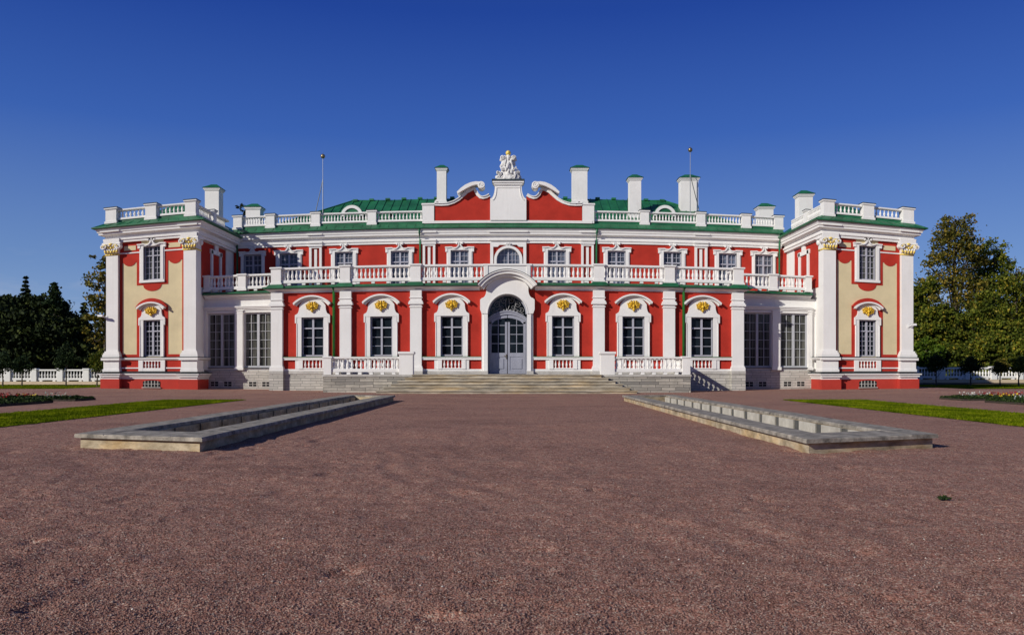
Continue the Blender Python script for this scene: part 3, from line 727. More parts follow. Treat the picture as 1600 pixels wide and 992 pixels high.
# pediment
def X2(px): return (px-794.3)*.04523
def Z2(py): return EYE+(578-py)*.04523
half = [(X2(px), Z2(py)) for px, py in [(679.5, 321), (690, 321.5), (700, 321), (710, 318), (718, 313.5), (725, 307.5), (731, 302), (737, 299), (740.5, 297.5), (742.5, 301), (745.5, 306.5), (750, 310.5), (755, 311.5), (761, 310), (766, 307)]]
mw = MB(QU); wings = []
for s in (-1, 1):
    m = MB(QU); P = [(-s*x, z) for x, z in half]
    m.poly([(s*5.2, 11.82)]+P+[(s*1.26, 11.82)], UW-.18, UW+.25); wings.append(m)
    # white coping that follows the outline
    nrm = []
    for i, (x, z) in enumerate(P):
        a = P[max(0, i-1)]; b = P[min(len(P)-1, i+1)]; dx, dz = b[0]-a[0], b[1]-a[1]; l = math.hypot(dx, dz); n_ = (-dz/l, dx/l)
        if n_[1] < 0 or (abs(n_[1]) < .2 and n_[0]*s > 0): n_ = (-n_[0], -n_[1])
        nrm.append(n_)
    lo = [(x-n_[0]*.03, z-n_[1]*.03) for (x, z), n_ in zip(P, nrm)]; hi = [(x+n_[0]*.11, z+n_[1]*.11) for (x, z), n_ in zip(P, nrm)]
    mw.strip(lo, hi, UW-.30, UW+.3)
    mid = [(x+n_[0]*.113, z+n_[1]*.113) for (x, z), n_ in zip(P, nrm)]; hi2 = [(x+n_[0]*.17, z+n_[1]*.17) for (x, z), n_ in zip(P, nrm)]
    mw.strip(mid, hi2, UW-.38, UW+.34)
    # big scroll
    A = [(-s*X2(px), Z2(py)) for px, py in [(715, 303), (721, 297), (728, 292), (736, 288.5), (744, 287), (752, 287.5)]]
    B = [(-s*X2(px), Z2(py)) for px, py in [(716.5, 305.5), (723, 301.5), (730, 297.5), (737, 294), (744, 292), (751, 291.5)]]
    mw.strip(A, B, UW-.75, UW+.3)
    mw.volute(-s*X2(752.5), Z2(292.5), .25, UW-.8, UW+.3, s)
    # end post with a small scroll
    mw.box(s*5.22, s*6.05, UW-.25, UW+.35, 11.66, 12.95); mw.box(s*5.17, s*6.1, UW-.32, UW+.4, 12.95, 13.06)
    mw.strip([(-s*X2(679+5*(1-math.cos(t))), Z2(320)+.36*math.sin(t)) for t in np.linspace(0, PI, 12)], [(-s*X2(680.8+3.2*(1-math.cos(t))), Z2(320)+.2*math.sin(t)) for t in np.linspace(0, PI, 12)], UW-.3, UW+.3)
mw.box(-5.9, 5.9, UW-.28, UW+.3, 11.64, 11.82)
pts = [(-1.27, 11.82), (-1.27, Z2(312))]+[(-1.27+.33*math.sin(t), Z2(312)+(Z2(293)-Z2(312))*(1-math.cos(t))) for t in np.linspace(.3, PI/2, 7)]+[(-.94, Z2(291))]
mw.poly(pts+[(-x, z) for x, z in pts[::-1]], UW-.36, UW+.35)
mw.strip([(x*.86, z-.12) for x, z in pts[1:]], [(x*.90, z-.09) for x, z in pts[1:]], UW-.40, UW-.36)
mw.strip([(-x*.86, z-.12) for x, z in pts[1:]], [(-x*.90, z-.09) for x, z in pts[1:]], UW-.40, UW-.36)
mw.box(-.8, .8, UW-.4, UW-.36, Z2(295.5), Z2(294))
mw.box(-1.0, 1.0, UW-.46, UW+.42, Z2(291), Z2(288)); mw.box(-1.1, 1.1, UW-.54, UW+.5, Z2(288), Z2(285))
ped = mw.build('pediment', M['white'], PAL)
for m in wings: m.build('pediment_wing', M['red'], ped)
c = MB(QU); c.bevbox(-1.15, 1.15, UW-.6, UW+.55, Z2(285)+.002, Z2(282.5)); c.build('pediment_cap', M['darkcap'], ped)
# chimneys
def chimney(px, D, w, ytop, zbase, parent):
    s = D/1280; x = (px-803)*s-AX; th = math.atan((px-803)/1280)
    zt = EYE+(578-ytop)/math.cos(math.atan(abs(px-796)/1280))*s
    if abs(x) < 12: zt = EYE+(578-ytop)*s
    m = MB(None); y = D; h = w/2; d = .45
    m.box(x-h-.06, x+h+.06, y-d-.06, y+d+.06, zbase, zbase+.9); m.box(x-h, x+h, y-d, y+d, zbase+.9, zt-.33)
    m.box(x-h-.05, x+h+.05, y-d-.05, y+d+.05, zt-.33, zt-.25); m.box(x-h-.1, x+h+.1, y-d-.1, y+d+.1, zt-.25, zt-.14)
    for v in range(len(m.v)):
        X, Y, Z = m.v[v]
        m.v[v] = (X, Y, Z-(EYE+(zt-EYE))*(QU*x*x) + 0) if abs(x) > 12 else m.v[v]
    o = m.build('chimney', M['chimney'], parent)
    z = zt-(zt*QU*x*x if abs(x) > 12 else 0)
    c = MB(None); c.add([(x-h-.17, y-d-.17, z-.14), (x+h+.17, y-d-.17, z-.14), (x+h+.17, y+d+.17, z-.14), (x-h-.17, y+d+.17, z-.14), (x-h*.4, y, z+.2), (x+h*.4, y, z+.2)],
                        [(3, 2, 1, 0), (0, 1, 5, 4), (1, 2, 5), (2, 3, 4, 5), (3, 0, 4)])
    c.build('chimney_cap', M['green'], o)
    return x
for px, D, w, yt, zb in ((690.6, 63.5, .72, 262, 13.4), (905.3, 63.5, 1.16, 262, 13.4), (991.5, 60.8, .84, 277, 12.0), (1075.5, 62.5, 1.32, 276, 12.2),
                         (398, 63, 1.1, 320, 11.2), (1194.5, 63, 1.1, 319, 11.2), (334.5, 59.5, 1.0, 291, 11.2), (1256, 59.5, .98, 300, 11.0)):
    chimney(px, D, w, yt, zb, rf)

# --- wings
PV = 22.24
before = set(PAL.children)
for s in (-1, 1):
    X = lambda u: s*u
    c = s*PV; xi, xo = 19.62, 24.9
    hs = [(c-.53, c+.53, 7.51, 9.85), (c-.53, c+.53, 2.22, 4.75)]
    wall(MB(QG), *sorted((s*xi, s*xo)), .66, 10.3, PW, .5, hs).build('wing_wall', M['cream'], PAL)
    for a, b in ((xi, xi+.4), (xo-.4, xo)): m = MB(QG); m.box(s*a, s*b, PW+.5, UW+8, .66, 10.3); m.build('wing_side_wall', M['white'], PAL)
    # red bands on the front
    m = MB(QG); y0, y1 = PW-.025, PW+.01
    for e in (-1, 1):
        uL = c+e*2.02      # edge at the pilaster
        sc = [(uL-e*.24+(c+e*1.05-uL+e*.24)*t, 8.8-.24*math.sin(PI*t)**.6) for t in np.linspace(0, 1, 14)]
        m.poly([(uL, 10.27), (c+e*.7, 10.27), (c+e*.7, 7.36), (c+e*.97, 7.36), (c+e*.97, 8.8)]+sc[::-1]+[(uL-e*.16, 8.8), (uL-e*.16, 2.38), (uL, 2.38)], y0, y1)
        m.box(c+e*.74, uL, y0, y1, 2.2, 2.38)
        m.poly([(c+e*.74, 2.38), (c+e*.97, 2.38), (c+e*.97, 5.72), (c+e*.5, 6.0), (c+e*.5, 5.2), (c+e*.74, 5.0)], y0, y1)
    m.poly([(c-.97, 7.36), (c+.97, 7.36), (c+.97, 7.19), (c+.62, 7.19)]+[(c+.56*math.cos(t), 7.15-.40*math.sin(t)) for t in np.linspace(0, PI, 14)]+[(c-.62, 7.19), (c-.97, 7.19)], y0, y1)
    m.box(c-2.02, c+2.02, PW-.03, PW+.01, 1.22, 1.98)
    m.build('red_band', M['red'], PAL)
    for e in (-1, 1):
        m = MB(QG); m.box(c+e*.78, c+e*2.02, PW-.07, PW+.01, 9.44, 9.52); m.build('string_moulding', M['white'], PAL)
        m = MB(QG); m.box(c+e*1.02, c+e*1.75, PW-.05, PW+.01, 9.66, 9.98); m.build('cream_panel', M['cream'], PAL)
    scroll_window(c, PW, .53, .78, 7.51, 9.85, 10.06, QG, 'glasscurtain', 2, (4, 2), 9.2, bottom=True, sc=.12)
    low_window(c, PW, .53, .76, 2.22, 4.75, .82, .60, 5.42, .87, 5.55, 5.98, QG, 'glass', .82, 2, (5, 2), 3.98, redhood=(.98, 5.62, 6.24))
    # pilasters with composite capitals
    for u0, u1 in ((19.45, 20.22), (24.29, 25.02)):
        a, b = sorted((s*u0, s*u1)); y = PW-.22; yb = PW+.6
        m = MB(QG); m.box(a, b, y, yb, 2.55, 9.42)
        m.box(a-.07, b+.07, y-.07, yb+.05, 2.50, 2.62); m.box(a-.12, b+.12, y-.12, yb+.05, 2.38, 2.50); m.box(a-.16, b+.16, y-.16, yb+.05, 2.20, 2.38)
        m.build('pilaster', M['white'], PAL)
        m = MB(QG); cx = (a+b)/2
        m.box(cx-.40, cx+.40, y-.02, yb, 9.48, 10.14); m.poly([(cx-.42, 9.5), (cx+.42, 9.5), (cx+.5, 10.05), (cx-.5, 10.05)], y-.10, y)
        m.box(cx-.56, cx+.56, y-.14, yb+.02, 10.14, 10.26)
        for e in (-1, 1):
            m.volute(cx+e*.44, 9.97, .185, y-.26, y+.1, e)
            m.strip([(cx+e*t, 10.13-.05*math.sin(t*5)) for t in np.linspace(.05, .45, 6)], [(cx+e*t, 10.03-.05*math.sin(t*5)) for t in np.linspace(.05, .45, 6)], y-.2, y)
        xi2 = (a-.05 if s > 0 else b+.05)
        for yy in (y+.15, yb-.1): m.ell((xi2, yy, 9.95), (.12, .18, .2))
        cp = m.build('capital', M['white'], PAL)
        g = MB(QG); g.smooth = True
        g.box(a-.03, b+.03, y-.05, yb+.01, 9.38, 9.47)
        for k in range(5):
            t = (k-2)/2; g.ell((cx+t*.36, y-.125, 9.60+.03*abs(t)), (.07, .06, .13), -t*.3, 8, 5)
        for e in (-1, 1): g.tube([(cx+e*.06, y-.16, 9.78), (cx+e*.22, y-.2, 10.06), (cx+e*.40, y-.24, 10.10)], .035, 5)
        w2 = MB(QG); w2.smooth = True
        for k in range(6):
            t = (k-2.5)/2.5; w2.ell((cx+t*.38, y-.11, 9.74+.04*abs(t)), (.07, .08, .13), -t*.4, 8, 5)
        w2.build('capital_leaf', M['white'], cp)
        for e in (-1, 1): g.ell((cx+e*.2, y-.15, 9.90), (.10, .05, .05), e*.5, 8, 5); g.ell((cx+e*.44, y-.27, 9.97), (.06, .03, .06), 0, 8, 5)
        g.ell((cx, y-.18, 10.12), (.13, .07, .09)); g.ell((cx, y-.14, 9.86), (.06, .06, .1))
        g.build('capital_gilding', M['gilt'], cp)
        m = MB(QG); m.box(a-.11, b+.11, PW-.33, yb+.1, 1.18, 1.96); m.box(a-.15, b+.15, PW-.37, yb+.1, 1.18, 1.34); m.box(a-.14, b+.14, PW-.36, yb+.1, 1.30, 1.36); m.build('pedestal', M['white'], PAL)
    # sill band, apron, base cornice, plinth
    ia, ib = 19.45, 25.02
    front = [(s*x, y) for x, y in ((ia, UW-.2), (ia, PW), (ib, PW), (ib, UW+8))]
    if s < 0: front = front[::-1]
    m = MB(QG); m.sweep(front, [(-.03, 1.96), (.10, 1.98), (.18, 2.06), (.18, 2.15), (-.03, 2.15)])
    for u0, u1 in ((19.45, 20.22), (24.29, 25.02)): m.box(s*(u0-.2), s*(u1+.2), PW-.48, PW-.18, 1.97, 2.15); 
    sb = m.build('sill_band', M['white'], PAL)
    m = MB(QG); m.sweep(front, [(-.03, 2.152), (.20, 2.152), (.20, 2.175), (-.03, 2.198)])
    for u0, u1 in ((19.45, 20.22), (24.29, 25.02)): m.box(s*(u0-.22), s*(u1+.22), PW-.5, PW-.19, 2.153, 2.197)
    m.build('sill_flashing', M['darkcap'], sb)
    m = MB(QG)
    for e in (-1, 1): m.box(c+e*.55, c+e*.82, PW-.13, PW-.031, 1.22, 1.97); m.box(c+e*.82, c+e*2.0, PW-.08, PW-.031, 1.40, 1.48)
    m.box(c-.55, c+.55, PW-.12, PW-.031, 1.22, 1.44)
    m.box(c-.55, c+.55, PW-.10, PW-.031, 1.90, 1.97)
    for j in range(5): baluster(m, c+(j-2)*.19, PW-.08, 1.44, .46, .85, 7)
    m.build('window_apron', M['white'], PAL)
    m = MB(QG); m.sweep(front, [(-.03, .66), (.10, .66), (.14, .72), (.14, .80), (.20, .82), (.22, .92), (.32, .97), (.32, 1.06), (-.03, 1.10)])
    for u0, u1 in ((19.45, 20.22), (24.29, 25.02)): m.box(s*(u0-.24), s*(u1+.24), PW-.55, PW-.33, .82, .93); m.box(s*(u0-.32), s*(u1+.32), PW-.64, PW-.321, .97, 1.06); m.box(s*(u0-.16), s*(u1+.16), PW-.44, PW-.142, .67, .80)
    bc = m.build('base_cornice', M['white'], PAL)
    m = MB(QG); m.sweep(front, [(-.03, 1.102), (.34, 1.064), (.34, 1.085), (.05, 1.20), (-.03, 1.20)])
    for u0, u1 in ((19.45, 20.22), (24.29, 25.02)): m.box(s*(u0-.34), s*(u1+.34), PW-.67, PW-.335, 1.062, 1.10)
    m.build('cornice_flashing', M['darkcap'], bc)
    m = MB(QG); m.sweep(front, [(-.3, -.3), (.12, -.3), (.12, .66), (-.3, .66)])
    for u0, u1 in ((19.45, 20.22), (24.29, 25.02)): m.box(s*(u0-.22), s*(u1+.22), PW-.5, PW-.121, -.3, .668)
    m.build('plinth', M['plinth_red'], PAL)
    m = MB(QG); a = [(c-.54, .12)]+arc(.54, .50, .60, 10, c)+[(c+.54, .12)]; m.poly(a, PW-.135, PW-.1); cw = m.build('cellar_window', M['void'], PAL)
    m = MB(QG)
    for k in range(5): m.box(c-.40+.2*k-.018, c-.40+.2*k+.018, PW-.165, PW-.145, .14, .56)
    m.box(c-.52, c+.52, PW-.16, PW-.148, .33, .36); m.box(c-.58, c+.58, PW-.22, PW-.13, .07, .12)
    m.build('window_bars', M['slab'], cw)
    # inner side wall: red panels and a blind window
    x = s*xi; t = -s
    def sidebox(mb, d, y0, y1, z0, z1): mb.box(x, x+t*d, y0, y1, z0, z1)
    m = MB(QG); sidebox(m, .03, 52.05, 56.4, 7.0, 10.2); m.build('side_panel', M['red'], PAL)
    m = MB(QG)
    for y0, y1 in ((53.55, 53.85), (55.15, 55.45)): sidebox(m, .12, y0, y1, 6.7, 9.8)
    sidebox(m, .12, 53.45, 55.55, 9.55, 9.85); sidebox(m, .13, 54.2, 54.8, 9.85, 10.25)
    sidebox(m, .08, 56.4, UW, 6.6, 10.25)
    m.build('blind_window', M['white'], PAL)
    # cornice, eave, roof, roof balustrade
    cpath = [(s*ia, UW+.0), (s*ia, PW-.1), (s*ib, PW-.1), (s*ib, UW+8)]
    if s < 0: cpath = cpath[::-1]
    m = MB(QG); m.sweep(cpath, CORN)
    for u0, u1 in ((19.35, 20.35), (24.15, 25.12)):
        m.box(s*u0, s*u1, PW-.36, PW-.271, 10.26, 10.53); m.box(s*(u0-.1), s*(u1+.1), PW-.60, PW-.521, 10.97, 11.06)
    m.build('wing_cornice', M['white'], PAL)
    m = MB(QG); m.sweep(cpath, EAVE)
    seam_rows(m, ((s*(ia-.4), PW-.75, 11.34), (s*(ib+.4), PW-.75, 11.34)), ((s*(ia+.1), PW-.22, 11.67), (s*(ib-.1), PW-.22, 11.67)), .62)
    seam_rows(m, ((s*(ia-.65), PW-.4, 11.34), (s*(ia-.65), UW-.9, 11.34)), ((s*(ia-.12), PW+.2, 11.67), (s*(ia-.12), UW-.9, 11.67)), .62)
    m.build('wing_eave_roof', M['green'], PAL)
    m = MB(QG); a, b = sorted((s*(ia+.15), s*(ib-.15))); mid = (a+b)/2
    V = [(a, PW+.35, 11.6), (b, PW+.35, 11.6), (b, UW+8, 11.6), (a, UW+8, 11.6), (mid-s*.5, PW+3.1, 13.45), (mid-s*.5, UW+6, 13.45)]
    m.add(V, [(0, 1, 4), (1, 2, 5, 4), (2, 3, 5), (3, 0, 4, 5), (3, 2, 1, 0)])
    m.build('wing_roof', M['green'], PAL)
    by = PW+.02; pxs = (19.78, 22.24, 24.7)
    kw = dict(q=QG, foot=False, rest=REST_P, fat=1.75)
    for (a, b) in ((19.78, 22.24), (22.24, 24.7)):
        p0, p1 = ((s*(a+.36), by), (s*(b-.36), by)) if s > 0 else ((s*(b-.36), by), (s*(a+.36), by))
        balustrade(p0, p1, 11.86, 12.0, 12.47, 12.6, 7, **kw)
        MB(QG).box(p0[0], p1[0], by-.08, by+.1, 11.64, 11.858).build('balustrade_flashing', M['green'], PAL)
    for u in pxs: post(s*u, by, 11.62, 12.72, .66, QG, d=.6, capmat=M['darkcap'])
    xs_ = s*19.78
    for y0, y1, nb in ((by+.36, 54.0, 11), (54.5, 57.2, 11)):
        p0, p1 = ((xs_, y1), (xs_, y0)) if s > 0 else ((xs_, y0), (xs_, y1))
        balustrade(p0, p1, 11.86, 12.0, 12.47, 12.6, nb, **kw)
        MB(QG).box(xs_-.1, xs_+.1, y0, y1, 11.64, 11.858).build('balustrade_flashing', M['green'], PAL)
    post(xs_, 54.25, 11.62, 12.72, .5, QG, d=.5, capmat=M['darkcap'])
for o_ in set(PAL.children)-before: o_.location.x += .14
REST.v += []   # the roof balusters of main block and wings: the many beyond the hundred largest
nO = len(REST.v)
va = np.array(REST.v); va[:, 2] = va[:, 2]*(1-QU*va[:, 0]**2)+1.3*2e-4*np.minimum(np.abs(va[:, 0]), 28)**2
vb = np.array(REST_P.v); vb[:, 2] = vb[:, 2]*(1-QG*vb[:, 0]**2)+1.3*2e-4*np.minimum(np.abs(vb[:, 0]), 28)**2
allb = MB(None); allb.v = va.tolist()+vb.tolist(); allb.f = REST.f+[tuple(i+nO for i in f) for f in REST_P.f]
o = allb.build('baluster', M['white'], PAL, smooth=True); o['kind'] = 'stuff'
# back of the building, so that it is a closed volume
m = MB(QU); m.box(-19.4, 19.4, UW+12, UW+12.5, 0, 11.3); m.build('rear_wall', M['red'], PAL)
m = MB(QU); m.box(-19.5, 19.5, UW+.6, UW+12, 10.9, 11.2); m.build('attic_floor', M['white'], PAL)

# ------------------------------------------------------------------ statue on the pediment
ST = empty('statue', (AX, UW-.05, Z2(282.3)))
tag(ST, 'white carved trophy of drapery and scrolls under a gilded ball on the pediment top', 'statue')
m = MB(); m.smooth = True
m.lathe(0, 0, 0, [(.70, 0), (.72, .10), (.60, .25), (.52, .5), (.42, .85), (.34, 1.15), (.27, 1.4), (.24, 1.52), (.28, 1.62), (.17, 1.72), (.11, 1.8)], 40, .10, 9, 1, .6)
rr = random.Random(3)
for i in range(46):
    t = rr.random()**.8; a = rr.uniform(-PI, 0.4); z = t*1.6; r = .66*(1-t)+.24
    m.ell((math.cos(a)*r, math.sin(a)*r*.6, z+.05), (rr.uniform(.05, .11), .08, rr.uniform(.10, .22)), rr.uniform(-.7, .7), 8, 5)
for s in (-1, 1):
    for (x, z, r) in ((.66, .14, .16), (.58, .42, .15), (.74, .5, .10), (.36, .12, .14), (.40, .72, .12)): m.volute(s*x, z, r, -.38, .1, s)
    m.volute(s*.40, 1.56, .17, -.24, .12, s); m.ell((s*.50, -.05, 1.46), (.10, .1, .15), s*.4); m.ell((s*.22, -.18, 1.2), (.07, .08, .3), s*.25); m.ell((s*.34, -.2, .75), (.07, .08, .35), s*.2)
m.ell((0, -.26, .95), (.12, .1, .3)); m.ell((0, -.30, .45), (.16, .1, .26)); m.box(-.78, .78, -.42, .4, -.04, .05)
m.build('carved_drapery', M['statue'], ST)
m = MB(); m.smooth = True; m.ell((0, 0, 1.92), (.19, .19, .19), 0, 14, 10); m.build('gilded_ball', M['gilt'], ST)
# lightning rods
for px, yt, yb, D, bx_, lab in ((504.5, 241, 326, 61.5, -.55, 'thin steel lightning rod with a ball tip on the left half of the green roof'), (1078.5, 231, 322, 61.5, .65, 'thin steel lightning rod with a ball tip before the widest chimney')):
    s = D/1280; x = (px-803)*s; z0 = EYE+(578-yb)*s/.975-.5; z1 = EYE+(578-yt)*s
    t = empty('lightning_rod', (x, D, z0)); tag(t, lab, 'lightning rod', 'lightning rods on the palace roof')
    m = MB(); m.tube([(0, 0, -.6), (0, 0, (z1-z0)*.55)], .032, 8); m.tube([(0, 0, (z1-z0)*.55), (0, 0, z1-z0-.2)], .02, 8); m.build('mast', M['steel'], t)
    m = MB(); m.tube([(0, 0, (z1-z0)*.55), (bx_, 0, -.1)], .028, 5); m.build('stay', M['darkcap'], t)
    m = MB(); m.smooth = True; m.ell((0, 0, z1-z0-.17), (.17, .17, .17), 0, 14, 10); m.tube([(0, 0, z1-z0-.02), (0, 0, z1-z0+.1)], .015, 5); m.build('ball', M['ball'], t)
# security cameras on the outer pilasters
for s, lab in ((-1, 'white security camera on an arm on the outer corner of the left wing'), (1, 'small security camera on the outer corner of the right wing')):
    x = s*25.02+AX; z = 4.55 if s < 0 else 4.0
    t = empty('security_camera', (x, PW-.22, z)); tag(t, lab, 'camera', 'security cameras on the wings')
    m = MB(); m.tube([(-s*.18, .02, 0), (-s*.1, -.16, .02), (s*.02, -.30, .05)], .03, 6); m.box(-s*.24, -s*.12, -.03, .0, -.1, .1); m.build('bracket', M['camera'], t)
    m = MB(); m.sweep([(-.20, -.3), (.14, -.40)], [(.055, .03), (.055, .12), (.035, .14), (-.035, .14), (-.055, .12), (-.055, .03)]); m.sweep([(-.23, -.29), (.12, -.40)], [(.07, .142), (.07, .158), (-.07, .158), (-.07, .142)]); m.build('housing', M['camera'], t)

# ------------------------------------------------------------------ terrace and stairs
ES = empty('entrance_stairs', (AX, 46.5, 0))
tag(ES, 'broad stone steps and balustraded terrace before the arched palace door', 'staircase')
TY, TX = 46.5, 10.43
def loc(mb):     # terrace things are written in palace coordinates, their Empty stands at y 46.5
    mb.v = [(x, y-46.5, z) for x, y, z in mb.v]; return mb
m = MB(); m.box(-TX, TX, TY, GW-.35, 0, .93); m.build('x', M['stonegrey'], ES) if False else loc(m).build('terrace_wall', M['stonegrey'], ES)
m = MB(); m.box(-TX-.04, TX+.04, TY-.04, GW-.345, .93, ZT); loc(m).build('terrace_paving', M['slab'], ES)
nst = 6; rz = ZT/nst
for i in range(nst):
    hw = 5.35+.36*i+ (.0 if i else 0); yf = TY-.10-.30*i; zt = ZT-rz*i
    m = MB()
    z0, z1 = zt-rz, zt-.002*(i == 0)
    m.box(-hw, hw, yf, TY-.042, z0+.0, z1-.05); m.bevbox(-hw-.05, hw+.05, yf-.055, TY-.041, z1-.05, z1, .015)
    loc(m).build('step', M['step'], ES)
for s in (-1, 1):
    a, b = 6.12, 9.98
    p0, p1 = ((a, TY+.22), (b, TY+.22)) if s > 0 else ((-b, TY+.22), (-a, TY+.22))
    m = MB(); rw = .15
    m.sweep([p0, p1], [(.14, 1.19), (.14, 1.34), (.11, 1.37), (-.11, 1.37), (-.14, 1.34), (-.14, 1.19)]); m.sweep([p0, p1], [(.11, 1.92), (.16, 1.96), (.16, 2.05), (-.16, 2.05), (-.16, 1.96), (-.11, 1.92)])
    for k in range(6): x = p0[0]+(p1[0]-p0[0])*(k+.5)/6; m.box(x-.1, x+.1, TY+.1, TY+.34, ZT, 1.19)
    bl = loc(m).build('balustrade', M['white'], ES)
    for k in range(15):
        mb = MB(); mb.smooth = True; baluster(mb, p0[0]+(p1[0]-p0[0])*(k+.5)/15, TY+.22, 1.37, .55, 1.35); loc(mb).build('baluster', M['white'], bl)
    x0, x1 = s*5.34, s*6.12
    m = MB(); m.box(x0, x1, TY-.02, TY+.62, ZT, 2.22); m.bevbox(min(x0, x1)-.07, max(x0, x1)+.07, TY-.09, TY+.69, 2.22, 2.34); m.box(x0-s*.03, x1+s*.03, TY-.05, TY+.65, 2.17, 2.22); loc(m).build('newel_post', M['white'], ES)
    x0, x1 = s*9.98, s*10.41
    m = MB(); m.box(x0, x1, TY+.0, TY+.44, ZT, 1.98); m.bevbox(min(x0, x1)-.05, max(x0, x1)+.05, TY-.05, TY+.49, 1.98, 2.08); loc(m).build('balustrade_post', M['white'], ES)
    p0, p1 = ((s*10.2, GW-.4), (s*10.2, TY+.45)) if s < 0 else ((s*10.2, GW-.4), (s*10.2, TY+.45))
    m = MB(); m.sweep([p0, p1], [(.12, 1.19), (.12, 1.37), (-.12, 1.37), (-.12, 1.19)]); m.sweep([p0, p1], [(.15, 1.92), (.15, 2.05), (-.15, 2.05), (-.15, 1.92)]); bl = loc(m).build('balustrade', M['white'], ES)
    for k in range(12):
        mb = MB(); mb.smooth = True; baluster(mb, s*10.2, p1[1]+(p0[1]-p1[1])*(k+.5)/12, 1.37, .55, 1.35); loc(mb).build('baluster', M['white'], bl)

# ------------------------------------------------------------------ stone basins
def basin(out, lab, side):
    """out: near-outer, near-inner, far-inner, far-outer corners of the coping"""
    ctr = np.mean(np.array(out), axis=0); T = empty('stone_basin', (ctr[0], ctr[1], 0)); tag(T, lab, 'basin', 'long stone basins on the gravel')
    O = [Vector((p[0]-ctr[0], p[1]-ctr[1])) for p in out]
    no, ni, fi, fo = O
    def pt(u, v):   # u 0 outer..1 inner, v 0 near..1 far
        a = no.lerp(ni, u); b = fo.lerp(fi, u); return a.lerp(b, v)
    Wd = (no-ni).length; Ln = (no-fo).length
    ou = lambda d: d/Wd
    ov = lambda d: d/Ln
    def ring(mb, d0, din, dnear, z0, z1, b=0.):
        n = 26
        us0, us1 = ou(d0), ou(din)
        def rect(u0, v0, z, e): return None
        def quadbox(ua, ub, va, vb, seg):
            vs = []; fs = []
            for i in range(seg+1):
                v = va+(vb-va)*i/seg
                wob = .004*math.sin(i*7.3)
                for u, z in ((ua, z0), (ua, z1-b), (ua+(b/Wd if ua < ub else -b/Wd), z1+wob), (ub-(b/Wd), z1+wob), (ub, z1-b), (ub, z0)):
                    p = pt(u, v); vs.append((p.x, p.y, z))
            k = 6
            for i in range(seg):
                for j in range(k): fs.append((i*k+j, i*k+(j+1) % k, (i+1)*k+(j+1) % k, (i+1)*k+j))
            fs += [tuple(range(k))[::-1], tuple(seg*k+j for j in range(k))]
            mb.add(vs, fs)
        v0, v1 = ov(d0), 1-ov(d0); vn, vf = ov(dnear), 1-ov(din)
        quadbox(us0, us1, v0, v1, n); quadbox(1-us1, 1-us0, v0, v1, n)
        # ends between the long sides
        for va, vb in ((v0, vn), (vf, v1)):
            vs = []
            for z, e in ((z0, 0), (z1-b, 0), (z1, b)):
                for u, v in ((us1, va+(e/Ln if va == v0 else 0)), (1-us1, va+(e/Ln if va == v0 else 0)), (1-us1, vb-e/Ln), (us1, vb-e/Ln)):
                    p = pt(u, v); vs.append((p.x, p.y, z))
            fs = [(3, 2, 1, 0), (8, 9, 10, 11)]
            for k in (0, 4):
                for j in range(4): fs.append((k+j, k+(j+1) % 4, k+4+(j+1) % 4, k+4+j))
            mb.add(vs, fs)
    m = MB(); ring(m, 0., .62, 1.05, .165, .232, .018); m.build('coping', M['coping'], T)
    m = MB(); ring(m, .08, .68, 1.13, -.25, .164); m.build('basin_wall', M['basin'], T)
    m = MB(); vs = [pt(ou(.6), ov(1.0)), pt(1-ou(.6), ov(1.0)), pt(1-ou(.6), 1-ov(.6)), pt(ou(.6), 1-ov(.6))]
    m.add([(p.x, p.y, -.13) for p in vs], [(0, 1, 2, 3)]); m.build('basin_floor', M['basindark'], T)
    # lining: pale blocks between dark joints
    nb = 15
    def slab(P, z0, z1, name, mat):
        mb = MB(); mb.add([(p.x, p.y, z0) for p in P]+[(p.x, p.y, z1) for p in P], [(0, 1, 2, 3), (4, 5, 6, 7), (0, 1, 5, 4), (1, 2, 6, 5), (2, 3, 7, 6), (3, 0, 4, 7)]); mb.build(name, mat, T)
    for uu in (ou(.68), 1-ou(.68)):
        du = .05/Wd*(1 if uu < .5 else -1); va, vb = ov(1.14), 1-ov(.69)
        for k in range(nb):
            t0 = va+(vb-va)*(k+.12+.05*random.random())/nb; t1 = va+(vb-va)*(k+.86+.07*random.random())/nb
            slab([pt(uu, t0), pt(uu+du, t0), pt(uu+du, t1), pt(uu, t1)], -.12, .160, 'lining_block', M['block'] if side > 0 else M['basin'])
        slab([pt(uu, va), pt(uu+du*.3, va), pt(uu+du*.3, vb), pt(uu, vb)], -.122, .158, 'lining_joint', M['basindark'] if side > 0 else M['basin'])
basin([(-7.38, 13.75), (-4.93, 12.95), (-4.98, 34.4), (-7.33, 35.6)], 'long low stone basin left of the palace axis, its near side wall in shadow', -1)
basin([(7.10, 13.70), (4.52, 12.65), (4.58, 34.6), (6.95, 35.4)], 'long low stone basin right of the palace axis, its pale inner blocks sunlit', 1)

